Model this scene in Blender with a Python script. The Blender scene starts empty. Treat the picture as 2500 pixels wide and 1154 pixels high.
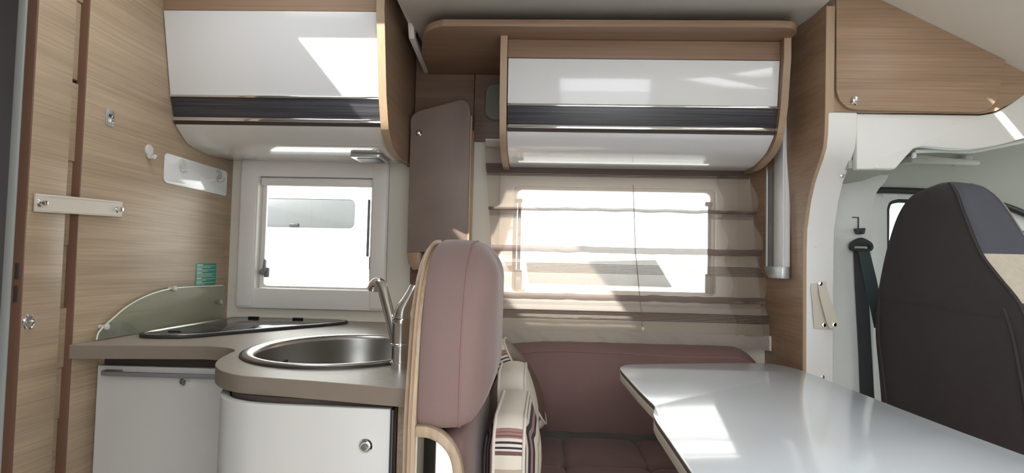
import bpy, bmesh, math, random
from mathutils import Vector, Matrix, noise

random.seed(7)
scene = bpy.context.scene
col = scene.collection

# ------------------------------------------------------------------ camera
EYE = 1.14
FPX = 1550.0
YAW, PITCH, ROLL = math.radians(2.2), math.radians(2.6), math.radians(1.28)
_f = Vector((-math.sin(YAW) * math.cos(PITCH), math.cos(YAW) * math.cos(PITCH), math.sin(PITCH)))
_r = Vector((math.cos(YAW), math.sin(YAW), 0))
_d = -_r.cross(_f)
RIGHT = math.cos(ROLL) * _r - math.sin(ROLL) * _d
DOWN = math.sin(ROLL) * _r + math.cos(ROLL) * _d
FWD = _f
cam_data = bpy.data.cameras.new('camera')
cam = bpy.data.objects.new('camera', cam_data)
col.objects.link(cam)
m = Matrix.Identity(4)
for i in range(3):
    m[i][0] = RIGHT[i]; m[i][1] = -DOWN[i]; m[i][2] = -FWD[i]
m[2][3] = EYE
cam.matrix_world = m
cam_data.sensor_width = 36.0
cam_data.lens = FPX / 2500.0 * 36.0
cam_data.clip_start = 0.02
scene.camera = cam

# ------------------------------------------------------------------ world, sun, exposure
world = bpy.data.worlds.new('overcast_sky'); scene.world = world
world.use_nodes = True
wb = world.node_tree.nodes['Background']
wb.inputs[0].default_value = (0.93, 0.965, 1.0, 1)
wb.inputs[1].default_value = 4.6
sun_data = bpy.data.lights.new('sun', 'SUN')
sun_data.energy = 14.0
sun_data.angle = math.radians(0.8)
sun_data.color = (1.0, 0.95, 0.86)
sun = bpy.data.objects.new('sun', sun_data)
col.objects.link(sun)
SUN_DIR = Vector((0.8, 1.0, -1.0)).normalized()
sun.rotation_euler = SUN_DIR.to_track_quat('-Z', 'Y').to_euler()
sun.location = (-4, -5, 5)
vs = scene.view_settings
vs.view_transform = 'Standard'; vs.look = 'None'; vs.gamma = 1.0
vs.use_curve_mapping = False
vs.exposure = 0.12
scene.cycles.max_bounces = 12
scene.cycles.diffuse_bounces = 6
scene.cycles.transparent_max_bounces = 16

# ------------------------------------------------------------------ pixel to place: where a sight line meets a real plane
def _ray(px, py):
    return RIGHT * (px - 1250) + DOWN * (py - 577) + FWD * FPX
def XP(px, py, X):
    d = _ray(px, py); t = X / d.x
    return (d.y * t, d.z * t + EYE)
def YP(px, py, Y):
    d = _ray(px, py); t = Y / d.y
    return (d.x * t, d.z * t + EYE)
def ZP(px, py, Z):
    d = _ray(px, py); t = (Z - EYE) / d.z
    return (d.x * t, d.y * t)

# ------------------------------------------------------------------ materials
MAT = {}
def new_mat(name):
    mt = bpy.data.materials.new(name); mt.use_nodes = True
    MAT[name] = mt
    nt = mt.node_tree
    return mt, nt, nt.nodes['Principled BSDF']
def N(nt, kind, **kw):
    n = nt.nodes.new(kind)
    for k, v in kw.items():
        if k in n.inputs: n.inputs[k].default_value = v
        else: setattr(n, k, v)
    return n
def plain(name, color, rough=0.5, metal=0.0, spec=0.5, bump=0.0, bscale=200, var=0.06, vscale=6, coat=0.0, sheen=0.0):
    mt, nt, b = new_mat(name)
    b.inputs['Roughness'].default_value = rough
    b.inputs['Metallic'].default_value = metal
    b.inputs['Specular IOR Level'].default_value = spec
    b.inputs['Coat Weight'].default_value = coat
    b.inputs['Coat Roughness'].default_value = 0.04
    b.inputs['Sheen Weight'].default_value = sheen
    b.inputs['Sheen Roughness'].default_value = 0.4
    tc = N(nt, 'ShaderNodeTexCoord')
    no = N(nt, 'ShaderNodeTexNoise', Scale=vscale, Detail=4.0)
    nt.links.new(tc.outputs['Object'], no.inputs['Vector'])
    mx = N(nt, 'ShaderNodeMix', data_type='RGBA')
    mx.inputs['A'].default_value = (*[c * (1 - var) for c in color], 1)
    mx.inputs['B'].default_value = (*[min(1, c * (1 + var)) for c in color], 1)
    nt.links.new(no.outputs['Fac'], mx.inputs['Factor'])
    nt.links.new(mx.outputs['Result'], b.inputs['Base Color'])
    if bump:
        n2 = N(nt, 'ShaderNodeTexNoise', Scale=bscale, Detail=3.0)
        nt.links.new(tc.outputs['Object'], n2.inputs['Vector'])
        bp = N(nt, 'ShaderNodeBump', Strength=bump, Distance=0.002)
        nt.links.new(n2.outputs['Fac'], bp.inputs['Height'])
        nt.links.new(bp.outputs['Normal'], b.inputs['Normal'])
    return mt
def wood(name, light, dark, axis, rough=0.42, fine=1.0):
    """oak-like laminate, grain running along the given axis"""
    mt, nt, b = new_mat(name)
    b.inputs['Roughness'].default_value = rough
    b.inputs['Specular IOR Level'].default_value = 0.35
    tc = N(nt, 'ShaderNodeTexCoord')
    sc = {'X': (0.9, 11, 11), 'Y': (11, 0.9, 11), 'Z': (11, 11, 0.9)}[axis]
    mp = N(nt, 'ShaderNodeMapping'); mp.inputs['Scale'].default_value = sc
    nt.links.new(tc.outputs['Object'], mp.inputs['Vector'])
    n1 = N(nt, 'ShaderNodeTexNoise', Scale=1.4, Detail=5.0, Distortion=0.6)
    nt.links.new(mp.outputs['Vector'], n1.inputs['Vector'])
    sc2 = {'X': (2.5, 190, 190), 'Y': (190, 2.5, 190), 'Z': (190, 190, 2.5)}[axis]
    mp2 = N(nt, 'ShaderNodeMapping'); mp2.inputs['Scale'].default_value = sc2
    nt.links.new(tc.outputs['Object'], mp2.inputs['Vector'])
    n2 = N(nt, 'ShaderNodeTexNoise', Scale=1.0, Detail=3.0)
    nt.links.new(mp2.outputs['Vector'], n2.inputs['Vector'])
    r1 = N(nt, 'ShaderNodeValToRGB')
    r1.color_ramp.elements[0].position = 0.30; r1.color_ramp.elements[0].color = (*dark, 1)
    r1.color_ramp.elements[1].position = 0.66; r1.color_ramp.elements[1].color = (*light, 1)
    nt.links.new(n1.outputs['Fac'], r1.inputs['Fac'])
    r2 = N(nt, 'ShaderNodeValToRGB')
    r2.color_ramp.elements[0].position = 0.36; r2.color_ramp.elements[0].color = (0.84, 0.82, 0.80, 1)
    r2.color_ramp.elements[1].position = 0.60; r2.color_ramp.elements[1].color = (1, 1, 1, 1)
    nt.links.new(n2.outputs['Fac'], r2.inputs['Fac'])
    mu = N(nt, 'ShaderNodeMix', data_type='RGBA', blend_type='MULTIPLY')
    mu.inputs['Factor'].default_value = fine
    nt.links.new(r1.outputs['Color'], mu.inputs['A']); nt.links.new(r2.outputs['Color'], mu.inputs['B'])
    nt.links.new(mu.outputs['Result'], b.inputs['Base Color'])
    bp = N(nt, 'ShaderNodeBump', Strength=0.12, Distance=0.001)
    nt.links.new(n2.outputs['Fac'], bp.inputs['Height']); nt.links.new(bp.outputs['Normal'], b.inputs['Normal'])
    return mt
OL, OD = (0.47, 0.36, 0.25), (0.37, 0.275, 0.188)
wood('oak_along_depth', OL, OD, 'Y'); wood('oak_along_length', OL, OD, 'X'); wood('oak_upright', OL, OD, 'Z')
wood('oak_light_edge', (0.45, 0.325, 0.22), (0.40, 0.285, 0.19), 'Z', fine=0.5)
wood('oak_shaded_depth', (0.30, 0.20, 0.135), (0.235, 0.155, 0.102), 'Y'); wood('oak_shaded_length', (0.33, 0.215, 0.145), (0.265, 0.17, 0.115), 'X')  # same oak, with the shade around the raised bed put into its colour
wood('oak_warm_depth', (0.38, 0.25, 0.16), (0.29, 0.185, 0.115), 'Y')
wood('oak_warm_length', (0.43, 0.30, 0.205), (0.33, 0.225, 0.15), 'X')
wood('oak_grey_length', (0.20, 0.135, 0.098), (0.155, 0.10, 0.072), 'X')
plain('edge_banding', (0.17, 0.09, 0.058), 0.45)
plain('gloss_white', (0.80, 0.81, 0.82), 0.12, coat=0.6, var=0.01)
plain('gloss_cream', (0.72, 0.70, 0.665), 0.14, coat=0.5, var=0.01)
plain('matt_white', (0.60, 0.59, 0.56), 0.38, var=0.02)
plain('wall_cream', (0.66, 0.62, 0.54), 0.6, var=0.03, bump=0.05, bscale=90)
plain('window_plastic', (0.74, 0.705, 0.67), 0.38, var=0.02)
plain('ceiling_fabric', (0.66, 0.65, 0.61), 0.85, var=0.04, bump=0.1, bscale=300)
plain('cap_ceiling', (0.72, 0.69, 0.62), 0.8, var=0.02)
plain('chrome', (0.86, 0.86, 0.87), 0.09, metal=1.0, var=0.01)
plain('satin_steel', (0.60, 0.59, 0.57), 0.28, metal=1.0, var=0.02)
plain('brushed_steel', (0.42, 0.41, 0.39), 0.33, metal=1.0, var=0.03)
plain('dark_gasket', (0.03, 0.028, 0.027), 0.5)
plain('black_glass', (0.022, 0.022, 0.024), 0.10, spec=0.25)
plain('worktop_laminate', (0.33, 0.285, 0.235), 0.40, var=0.14, vscale=45, bump=0.15, bscale=400)
plain('worktop_edge', (0.235, 0.19, 0.15), 0.45, var=0.08, vscale=30)
plain('flap_laminate', (0.20, 0.15, 0.125), 0.5, var=0.22, vscale=9)
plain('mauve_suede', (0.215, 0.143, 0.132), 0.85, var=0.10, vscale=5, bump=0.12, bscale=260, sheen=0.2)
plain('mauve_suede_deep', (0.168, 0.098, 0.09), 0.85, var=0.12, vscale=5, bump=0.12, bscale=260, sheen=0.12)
plain('mauve_piping', (0.25, 0.145, 0.135), 0.9)
plain('cream_cotton', (0.66, 0.60, 0.52), 0.9, bump=0.2, bscale=300, var=0.04)
plain('cushion_leather', (0.13, 0.085, 0.06), 0.4)
plain('table_laminate', (0.74, 0.785, 0.83), 0.13, coat=0.35, var=0.01)
plain('table_dark_band', (0.10, 0.075, 0.065), 0.5)
plain('table_cream_band', (0.62, 0.58, 0.48), 0.5)
plain('dark_brown_gap', (0.05, 0.035, 0.028), 0.7)
plain('seat_cloth_brown', (0.043, 0.035, 0.036), 0.9, bump=0.3, bscale=500, var=0.1, vscale=20)
plain('seat_cloth_blue', (0.072, 0.072, 0.092), 0.9, bump=0.3, bscale=500, var=0.08, vscale=20)
plain('seat_cloth_beige', (0.52, 0.465, 0.37), 0.9, bump=0.5, bscale=400, var=0.15, vscale=90)
plain('seat_thread', (0.30, 0.27, 0.24), 0.8)
plain('cab_white', (0.77, 0.77, 0.75), 0.42, var=0.015)
plain('cab_plastic', (0.60, 0.625, 0.60), 0.5, var=0.03)
plain('headliner_cloth', (0.44, 0.47, 0.425), 0.9, var=0.05, bump=0.1, bscale=400)
plain('black_plastic', (0.018, 0.018, 0.02), 0.4)
plain('belt_webbing', (0.015, 0.018, 0.024), 0.6, bump=0.3, bscale=300)
plain('strap_leather', (0.60, 0.555, 0.47), 0.55, var=0.04, bump=0.15, bscale=250)
plain('grey_plastic', (0.20, 0.195, 0.20), 0.45)
plain('aluminium_white', (0.70, 0.71, 0.71), 0.35, var=0.02)
plain('aluminium_grey', (0.50, 0.52, 0.54), 0.35, metal=0.6)
plain('oval_recess', (0.22, 0.215, 0.18), 0.6)
plain('bathroom_grey', (0.28, 0.27, 0.275), 0.6, var=0.1)
plain('jamb_grey', (0.36, 0.38, 0.36), 0.5)
plain('sticker_green', (0.005, 0.24, 0.155), 0.4, var=0.05)
plain('print_white', (0.80, 0.85, 0.82), 0.5)
plain('floor_vinyl', (0.22, 0.17, 0.13), 0.5, var=0.1)
plain('asphalt', (0.30, 0.30, 0.30), 0.9, var=0.15, vscale=3)
plain('neighbour_paint', (0.85, 0.86, 0.87), 0.3, var=0.01)
plain('neighbour_window', (0.085, 0.09, 0.095), 0.35, var=0.15, vscale=4)
plain('neighbour_seal', (0.32, 0.33, 0.34), 0.4)
plain('lens_white', (0.80, 0.80, 0.76), 0.3)
plain('hook_silver', (0.55, 0.55, 0.54), 0.32, metal=0.7, var=0.03)
plain('mirror_silver', (0.9, 0.92, 0.91), 0.015, metal=1.0, var=0.0)

def brushed_dark(name):
    mt, nt, b = new_mat(name)
    b.inputs['Roughness'].default_value = 0.34
    tc = N(nt, 'ShaderNodeTexCoord'); mp = N(nt, 'ShaderNodeMapping'); mp.inputs['Scale'].default_value = (3, 260, 260)
    n1 = N(nt, 'ShaderNodeTexNoise', Scale=1.0, Detail=3.0)
    r = N(nt, 'ShaderNodeValToRGB')
    r.color_ramp.elements[0].position = 0.34; r.color_ramp.elements[0].color = (0.026, 0.026, 0.031, 1)
    r.color_ramp.elements[1].position = 0.68; r.color_ramp.elements[1].color = (0.072, 0.072, 0.084, 1)
    nt.links.new(tc.outputs['Object'], mp.inputs['Vector']); nt.links.new(mp.outputs['Vector'], n1.inputs['Vector'])
    nt.links.new(n1.outputs['Fac'], r.inputs['Fac']); nt.links.new(r.outputs['Color'], b.inputs['Base Color'])
    bp = N(nt, 'ShaderNodeBump', Strength=0.15, Distance=0.001)
    nt.links.new(n1.outputs['Fac'], bp.inputs['Height']); nt.links.new(bp.outputs['Normal'], b.inputs['Normal'])
brushed_dark('brushed_dark')

def glass(name, tint, alpha=0.12, rough=0.02, ior=1.45):
    mt = bpy.data.materials.new(name); mt.use_nodes = True; MAT[name] = mt
    nt = mt.node_tree; nt.nodes.clear()
    out = N(nt, 'ShaderNodeOutputMaterial')
    tr = N(nt, 'ShaderNodeBsdfTransparent'); tr.inputs[0].default_value = (*tint, 1)
    gl = N(nt, 'ShaderNodeBsdfGlossy'); gl.inputs['Roughness'].default_value = rough
    fr = N(nt, 'ShaderNodeFresnel'); fr.inputs['IOR'].default_value = ior
    mx = N(nt, 'ShaderNodeMixShader')
    nt.links.new(fr.outputs[0], mx.inputs[0]); nt.links.new(tr.outputs[0], mx.inputs[1]); nt.links.new(gl.outputs[0], mx.inputs[2])
    if alpha:
        df = N(nt, 'ShaderNodeBsdfDiffuse'); df.inputs[0].default_value = (0.72, 0.74, 0.62, 1)
        m2 = N(nt, 'ShaderNodeMixShader'); m2.inputs[0].default_value = alpha
        nt.links.new(mx.outputs[0], m2.inputs[1]); nt.links.new(df.outputs[0], m2.inputs[2])
        nt.links.new(m2.outputs[0], out.inputs[0])
    else:
        nt.links.new(mx.outputs[0], out.inputs[0])
glass('window_glass', (0.97, 0.99, 0.98), 0.0)
glass('cab_glass', (0.80, 0.95, 0.92), 0.0)
glass('splash_glass', (0.93, 0.96, 0.92), 0.15, 0.02, 1.12)

def stripe_fabric(name, period, bands, base, uv=True):
    """woven stripes; v runs along the cloth, repeated every `period`; bands = [(start, color), ...]"""
    mt, nt, b = new_mat(name)
    b.inputs['Roughness'].default_value = 0.9
    tc = N(nt, 'ShaderNodeTexCoord'); sp = N(nt, 'ShaderNodeSeparateXYZ')
    nt.links.new(tc.outputs['UV'], sp.inputs[0])
    dv = N(nt, 'ShaderNodeMath', operation='DIVIDE'); dv.inputs[1].default_value = period
    nt.links.new(sp.outputs['Y'], dv.inputs[0])
    fr = N(nt, 'ShaderNodeMath', operation='FRACT'); nt.links.new(dv.outputs[0], fr.inputs[0])
    r = N(nt, 'ShaderNodeValToRGB'); r.color_ramp.interpolation = 'CONSTANT'
    el = r.color_ramp.elements
    el[0].position = 0; el[0].color = (*base, 1)
    el.remove(el[1])
    for p, c in bands:
        e = el.new(p); e.color = (*c, 1)
    nt.links.new(fr.outputs[0], r.inputs['Fac']); nt.links.new(r.outputs['Color'], b.inputs['Base Color'])
CR, TA, MA, NV, PK = (0.68, 0.62, 0.53), (0.44, 0.36, 0.28), (0.16, 0.085, 0.08), (0.030, 0.024, 0.045), (0.33, 0.19, 0.17)
stripe_fabric('cushion_stripes', 0.34, [(p / 0.34, c) for p, c in ((0.022, PK), (0.027, MA), (0.029, PK), (0.033, MA), (0.035, PK), (0.038, CR), (0.043, NV), (0.047, CR), (0.052, NV), (0.056, CR), (0.061, MA), (0.068, CR),
    (0.095, TA), (0.106, CR), (0.123, TA), (0.130, CR), (0.143, NV), (0.152, MA), (0.165, NV), (0.170, CR), (0.20, TA), (0.215, CR), (0.24, MA), (0.25, CR))], CR)
stripe_fabric('cushion_stripes_bold', 0.30, [(0.06, NV), (0.12, CR), (0.18, NV), (0.26, PK), (0.33, NV), (0.40, CR), (0.52, TA), (0.58, CR), (0.70, TA), (0.76, CR)], CR)

def sheer(name, opacity, with_stripes=True, color=(0.62, 0.53, 0.44)):
    """translucent voile; UV.y = metres above the hem"""
    mt = bpy.data.materials.new(name); mt.use_nodes = True; MAT[name] = mt
    nt = mt.node_tree; nt.nodes.clear()
    out = N(nt, 'ShaderNodeOutputMaterial')
    tr = N(nt, 'ShaderNodeBsdfTransparent')
    df = N(nt, 'ShaderNodeBsdfDiffuse'); tl = N(nt, 'ShaderNodeBsdfTranslucent')
    ms = N(nt, 'ShaderNodeMixShader'); ms.inputs[0].default_value = 0.40
    mx = N(nt, 'ShaderNodeMixShader')
    nt.links.new(df.outputs[0], ms.inputs[1]); nt.links.new(tl.outputs[0], ms.inputs[2])
    nt.links.new(tr.outputs[0], mx.inputs[1]); nt.links.new(ms.outputs[0], mx.inputs[2]); nt.links.new(mx.outputs[0], out.inputs[0])
    tc = N(nt, 'ShaderNodeTexCoord'); sp = N(nt, 'ShaderNodeSeparateXYZ')
    nt.links.new(tc.outputs['UV'], sp.inputs[0])
    r = N(nt, 'ShaderNodeValToRGB'); r.color_ramp.interpolation = 'CONSTANT'
    el = r.color_ramp.elements; el[0].position = 0; el[0].color = (0, 0, 0, 1); el.remove(el[1])
    # (metres above hem, stripe amount)
    for p, a in ([(0.085, 1.0), (0.117, 0), (0.135, 0.35), (0.150, 0), (0.250, 0.8), (0.282, 0), (0.445, 0.6), (0.47, 0), (0.590, 1.0), (0.63, 0)] if with_stripes else []):
        e = el.new(p / 0.8); e.color = (a, a, a, 1)
    dv = N(nt, 'ShaderNodeMath', operation='DIVIDE'); dv.inputs[1].default_value = 0.8
    nt.links.new(sp.outputs['Y'], dv.inputs[0]); nt.links.new(dv.outputs[0], r.inputs['Fac'])
    wv = N(nt, 'ShaderNodeMath', operation='MULTIPLY'); wv.inputs[1].default_value = 2 * math.pi / 0.0050
    nt.links.new(sp.outputs['Y'], wv.inputs[0])
    sn = N(nt, 'ShaderNodeMath', operation='SINE'); nt.links.new(wv.outputs[0], sn.inputs[0])
    gt = N(nt, 'ShaderNodeMath', operation='GREATER_THAN'); gt.inputs[1].default_value = -0.45
    nt.links.new(sn.outputs[0], gt.inputs[0])
    mu = N(nt, 'ShaderNodeMath', operation='MULTIPLY')
    nt.links.new(r.outputs['Color'], mu.inputs[0]); nt.links.new(gt.outputs[0], mu.inputs[1])
    cm = N(nt, 'ShaderNodeMix', data_type='RGBA')
    cm.inputs['A'].default_value = (*color, 1); cm.inputs['B'].default_value = (0.10, 0.068, 0.062, 1)
    nt.links.new(mu.outputs[0], cm.inputs['Factor'])
    nt.links.new(cm.outputs['Result'], df.inputs[0]); nt.links.new(cm.outputs['Result'], tl.inputs[0])
    ad = N(nt, 'ShaderNodeMath', operation='MULTIPLY_ADD'); ad.inputs[1].default_value = 0.42; ad.inputs[2].default_value = opacity
    nt.links.new(mu.outputs[0], ad.inputs[0]); nt.links.new(ad.outputs[0], mx.inputs[0])
sheer('voile', 0.44, True, (0.50, 0.42, 0.345))
sheer('voile_fold', 0.80, False, (0.17, 0.125, 0.115))
sheer('satin_hem', 0.94, False, (0.50, 0.45, 0.40))

# ------------------------------------------------------------------ builders
def link(name, me, mat, parent=None, smooth=None):
    o = bpy.data.objects.new(name, me); col.objects.link(o)
    if mat: me.materials.append(MAT[mat] if isinstance(mat, str) else mat)
    if smooth is not None:
        for p in me.polygons: p.use_smooth = True
        me.set_sharp_from_angle(angle=math.radians(smooth))
    if parent is not None: o.parent = parent
    return o
def from_bm(name, bm, mat, parent=None, smooth=25):
    bmesh.ops.recalc_face_normals(bm, faces=bm.faces[:])
    me = bpy.data.meshes.new(name); bm.to_mesh(me); bm.free()
    return link(name, me, mat, parent, smooth)
def pyd(name, verts, faces, mat, parent=None, smooth=25, uvs=None, recalc=True):
    me = bpy.data.meshes.new(name); me.from_pydata([tuple(v) for v in verts], [], faces)
    if uvs:
        l = me.uv_layers.new(name='UVMap')
        for p in me.polygons:
            for li in p.loop_indices: l.data[li].uv = uvs[me.loops[li].vertex_index]
    if recalc:
        bm = bmesh.new(); bm.from_mesh(me); bmesh.ops.recalc_face_normals(bm, faces=bm.faces[:]); bm.to_mesh(me); bm.free()
    return link(name, me, mat, parent, smooth)
def bevel_sharp(bm, r, seg=2, ang=35):
    if r <= 0: return
    es = [e for e in bm.edges if len(e.link_faces) == 2 and e.calc_face_angle(0) > math.radians(ang)]
    bmesh.ops.bevel(bm, geom=es, offset=r, segments=seg, affect='EDGES', profile=0.5, clamp_overlap=True)
def box(name, x0, x1, y0, y1, z0, z1, mat, parent=None, bev=0.0015, seg=2):
    bm = bmesh.new(); bmesh.ops.create_cube(bm, size=1)
    for v in bm.verts:
        v.co = Vector(((x0 + x1) / 2 + v.co.x * (x1 - x0), (y0 + y1) / 2 + v.co.y * (y1 - y0), (z0 + z1) / 2 + v.co.z * (z1 - z0)))
    bevel_sharp(bm, bev, seg)
    return from_bm(name, bm, mat, parent)
def to3(axis, a, p):
    return {'X': (a, p[0], p[1]), 'Y': (p[0], a, p[1]), 'Z': (p[0], p[1], a)}[axis]
def prism(name, pts, axis, a0, a1, mat, parent=None, bev=0.0, seg=2, smooth=25, holes=()):
    """2-D outline (with optional holes) extruded along an axis"""
    bm = bmesh.new()
    loops = [pts] + list(holes)
    if not holes:
        vs_ = [bm.verts.new(to3(axis, a0, p)) for p in pts]
        bm.faces.new(vs_)
    else:
        for lp in loops:
            vs_ = [bm.verts.new(to3(axis, a0, p)) for p in lp]
            for i in range(len(vs_)): bm.edges.new((vs_[i], vs_[(i + 1) % len(vs_)]))
        bmesh.ops.triangle_fill(bm, use_beauty=True, use_dissolve=False, edges=bm.edges[:])
    ret = bmesh.ops.extrude_face_region(bm, geom=bm.faces[:])
    d = Vector(to3(axis, a1 - a0, (0, 0)))
    for g in ret['geom']:
        if isinstance(g, bmesh.types.BMVert): g.co += d
    bmesh.ops.recalc_face_normals(bm, faces=bm.faces[:])
    if bev: bevel_sharp(bm, bev, seg)
    return from_bm(name, bm, mat, parent, smooth)
def rrect(u0, u1, v0, v1, r, n=6):
    pts = []
    for cx, cy, a in ((u1 - r, v1 - r, 0), (u0 + r, v1 - r, 90), (u0 + r, v0 + r, 180), (u1 - r, v0 + r, 270)):
        for i in range(n + 1):
            t = math.radians(a + 90 * i / n)
            pts.append((cx + r * math.cos(t), cy + r * math.sin(t)))
    return pts
def catmull(pts, n=6, closed=False):
    out = []; L = len(pts)
    rng = range(L if closed else L - 1)
    for i in rng:
        p = [pts[(i + k) % L] if closed else pts[min(max(i + k, 0), L - 1)] for k in (-1, 0, 1, 2)]
        for j in range(n):
            t = j / n
            out.append(tuple(0.5 * (2 * p[1][a] + (p[2][a] - p[0][a]) * t + (2 * p[0][a] - 5 * p[1][a] + 4 * p[2][a] - p[3][a]) * t * t
                             + (3 * p[1][a] - p[0][a] - 3 * p[2][a] + p[3][a]) * t ** 3) for a in range(len(p[0]))))
    if not closed: out.append(tuple(pts[-1]))
    return out
def tube(name, path, r, mat, parent=None, seg=10, caps=True, flat=None):
    """swept round (or flattened) bar; r may be a list"""
    path = [Vector(p) for p in path]; n = len(path)
    rs = r if isinstance(r, (list, tuple)) else [r] * n
    verts, faces = [], []
    up = Vector((0, 0, 1)); t0 = (path[1] - path[0]).normalized()
    if abs(t0.dot(up)) > 0.9: up = Vector((1, 0, 0))
    nrm = (up - t0 * up.dot(t0)).normalized()
    for i, p in enumerate(path):
        t = (path[min(i + 1, n - 1)] - path[max(i - 1, 0)]).normalized()
        nrm = (nrm - t * nrm.dot(t)).normalized(); bi = t.cross(nrm)
        fx, fy = flat if flat else (1, 1)
        for k in range(seg):
            a = 2 * math.pi * k / seg
            verts.append(p + nrm * math.cos(a) * rs[i] * fx + bi * math.sin(a) * rs[i] * fy)
    for i in range(n - 1):
        for k in range(seg):
            a, b_ = i * seg + k, i * seg + (k + 1) % seg
            faces.append((a, b_, b_ + seg, a + seg))
    if caps:
        faces.append(tuple(range(seg))[::-1]); faces.append(tuple(range((n - 1) * seg, n * seg)))
    return pyd(name, verts, faces, mat, parent, 50)
def lathe(name, prof, center, direction, mat, parent=None, seg=28):
    """profile [(radius, height)] turned around direction"""
    q = Vector(direction).normalized().to_track_quat('Z', 'Y'); c = Vector(center)
    verts, faces = [], []
    for r, h in prof:
        for k in range(seg):
            a = 2 * math.pi * k / seg
            verts.append(c + q @ Vector((r * math.cos(a), r * math.sin(a), h)))
    for i in range(len(prof) - 1):
        for k in range(seg):
            a, b_ = i * seg + k, i * seg + (k + 1) % seg
            faces.append((a, b_, b_ + seg, a + seg))
    faces.append(tuple(range(seg))[::-1]); n = len(prof)
    faces.append(tuple(range((n - 1) * seg, n * seg)))
    return pyd(name, verts, faces, mat, parent, 35)
def offset_line(prof, t):
    """offset an open 2-D polyline to its left by t"""
    out = []
    for i, p in enumerate(prof):
        a = prof[max(i - 1, 0)]; b_ = prof[min(i + 1, len(prof) - 1)]
        dx, dy = b_[0] - a[0], b_[1] - a[1]; l = math.hypot(dx, dy) or 1
        out.append((p[0] - dy / l * t, p[1] + dx / l * t))
    return out
def shell(name, prof, t, axis, a0, a1, mat, parent=None, bev=0.0, smooth=25):
    """open 2-D profile given thickness t and extruded along axis"""
    return prism(name, list(prof) + offset_line(prof, t)[::-1], axis, a0, a1, mat, parent, bev, smooth=smooth)
def wall_cells(name, u0, u1, v0, v1, holes, fn, mat, parent=None):
    """flat sheet with rectangular openings; fn(u, v, side) places the corners, side 0 or 1"""
    us = sorted({u0, u1, *[h[0] for h in holes], *[h[1] for h in holes]})
    vs2 = sorted({v0, v1, *[h[2] for h in holes], *[h[3] for h in holes]})
    verts, faces, idx = [], [], {}
    def vid(u, v, s):
        k = (u, v, s)
        if k not in idx: idx[k] = len(verts); verts.append(fn(u, v, s))
        return idx[k]
    def solid(i, j):
        if i < 0 or j < 0 or i >= len(us) - 1 or j >= len(vs2) - 1: return False
        uc, vc = (us[i] + us[i + 1]) / 2, (vs2[j] + vs2[j + 1]) / 2
        return not any(h[0] < uc < h[1] and h[2] < vc < h[3] for h in holes)
    for i in range(len(us) - 1):
        for j in range(len(vs2) - 1):
            if not solid(i, j): continue
            a, b_, c, d = us[i], us[i + 1], vs2[j], vs2[j + 1]
            faces.append((vid(a, c, 0), vid(b_, c, 0), vid(b_, d, 0), vid(a, d, 0)))
            faces.append((vid(a, c, 1), vid(a, d, 1), vid(b_, d, 1), vid(b_, c, 1)))
            for (di, dj, p, q) in ((-1, 0, (a, c), (a, d)), (1, 0, (b_, d), (b_, c)), (0, -1, (b_, c), (a, c)), (0, 1, (a, d), (b_, d))):
                if not solid(i + di, j + dj):
                    faces.append((vid(*p, 0), vid(*q, 0), vid(*q, 1), vid(*p, 1)))
    return pyd(name, verts, faces, mat, parent, None)
def spow(c, e): return math.copysign(abs(c) ** e, c)
def puff(name, center, half, e1, e2, mat, parent=None, nu=48, nv=24, axis='Z', fn=None, rot=None, uvf=None):
    """superellipsoid cushion: e2 rounds the outline across `axis`, e1 rounds along it"""
    verts, faces, uvs = [], [], []
    for j in range(nv + 1):
        ph = -math.pi / 2 + math.pi * j / nv
        for i in range(nu):
            th = 2 * math.pi * i / nu
            u = spow(math.cos(ph), e1) * spow(math.cos(th), e2)
            v = spow(math.cos(ph), e1) * spow(math.sin(th), e2)
            w = spow(math.sin(ph), e1)
            p = {'Z': (u, v, w), 'X': (w, u, v), 'Y': (v, w, u)}[axis]
            q = Vector((p[0] * half[0], p[1] * half[1], p[2] * half[2]))
            if uvf: uvs.append(uvf(q))
            if fn: q = fn(q)
            if rot: q = rot @ q
            verts.append(q + Vector(center))
    for j in range(nv):
        for i in range(nu):
            a, b_ = j * nu + i, j * nu + (i + 1) % nu
            faces.append((a, b_, b_ + nu, a + nu))
    return pyd(name, verts, faces, mat, parent, 60, uvs or None)
def thing(name, label, cat, loc, group=None):
    o = bpy.data.objects.new(name, None); col.objects.link(o)
    o.empty_display_size = 0.05; o['base'] = loc
    o['label'] = label; o['category'] = cat
    if group: o['group'] = group
    return o
def tag(o, label, cat, group=None):
    o['label'] = label; o['category'] = cat
    if group: o['group'] = group
    return o
def struct(o):
    o['kind'] = 'structure'; return o
def room(name):
    o = bpy.data.objects.new(name, None); col.objects.link(o); o.empty_display_size = 0.05
    o['kind'] = 'structure'; return o

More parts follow.
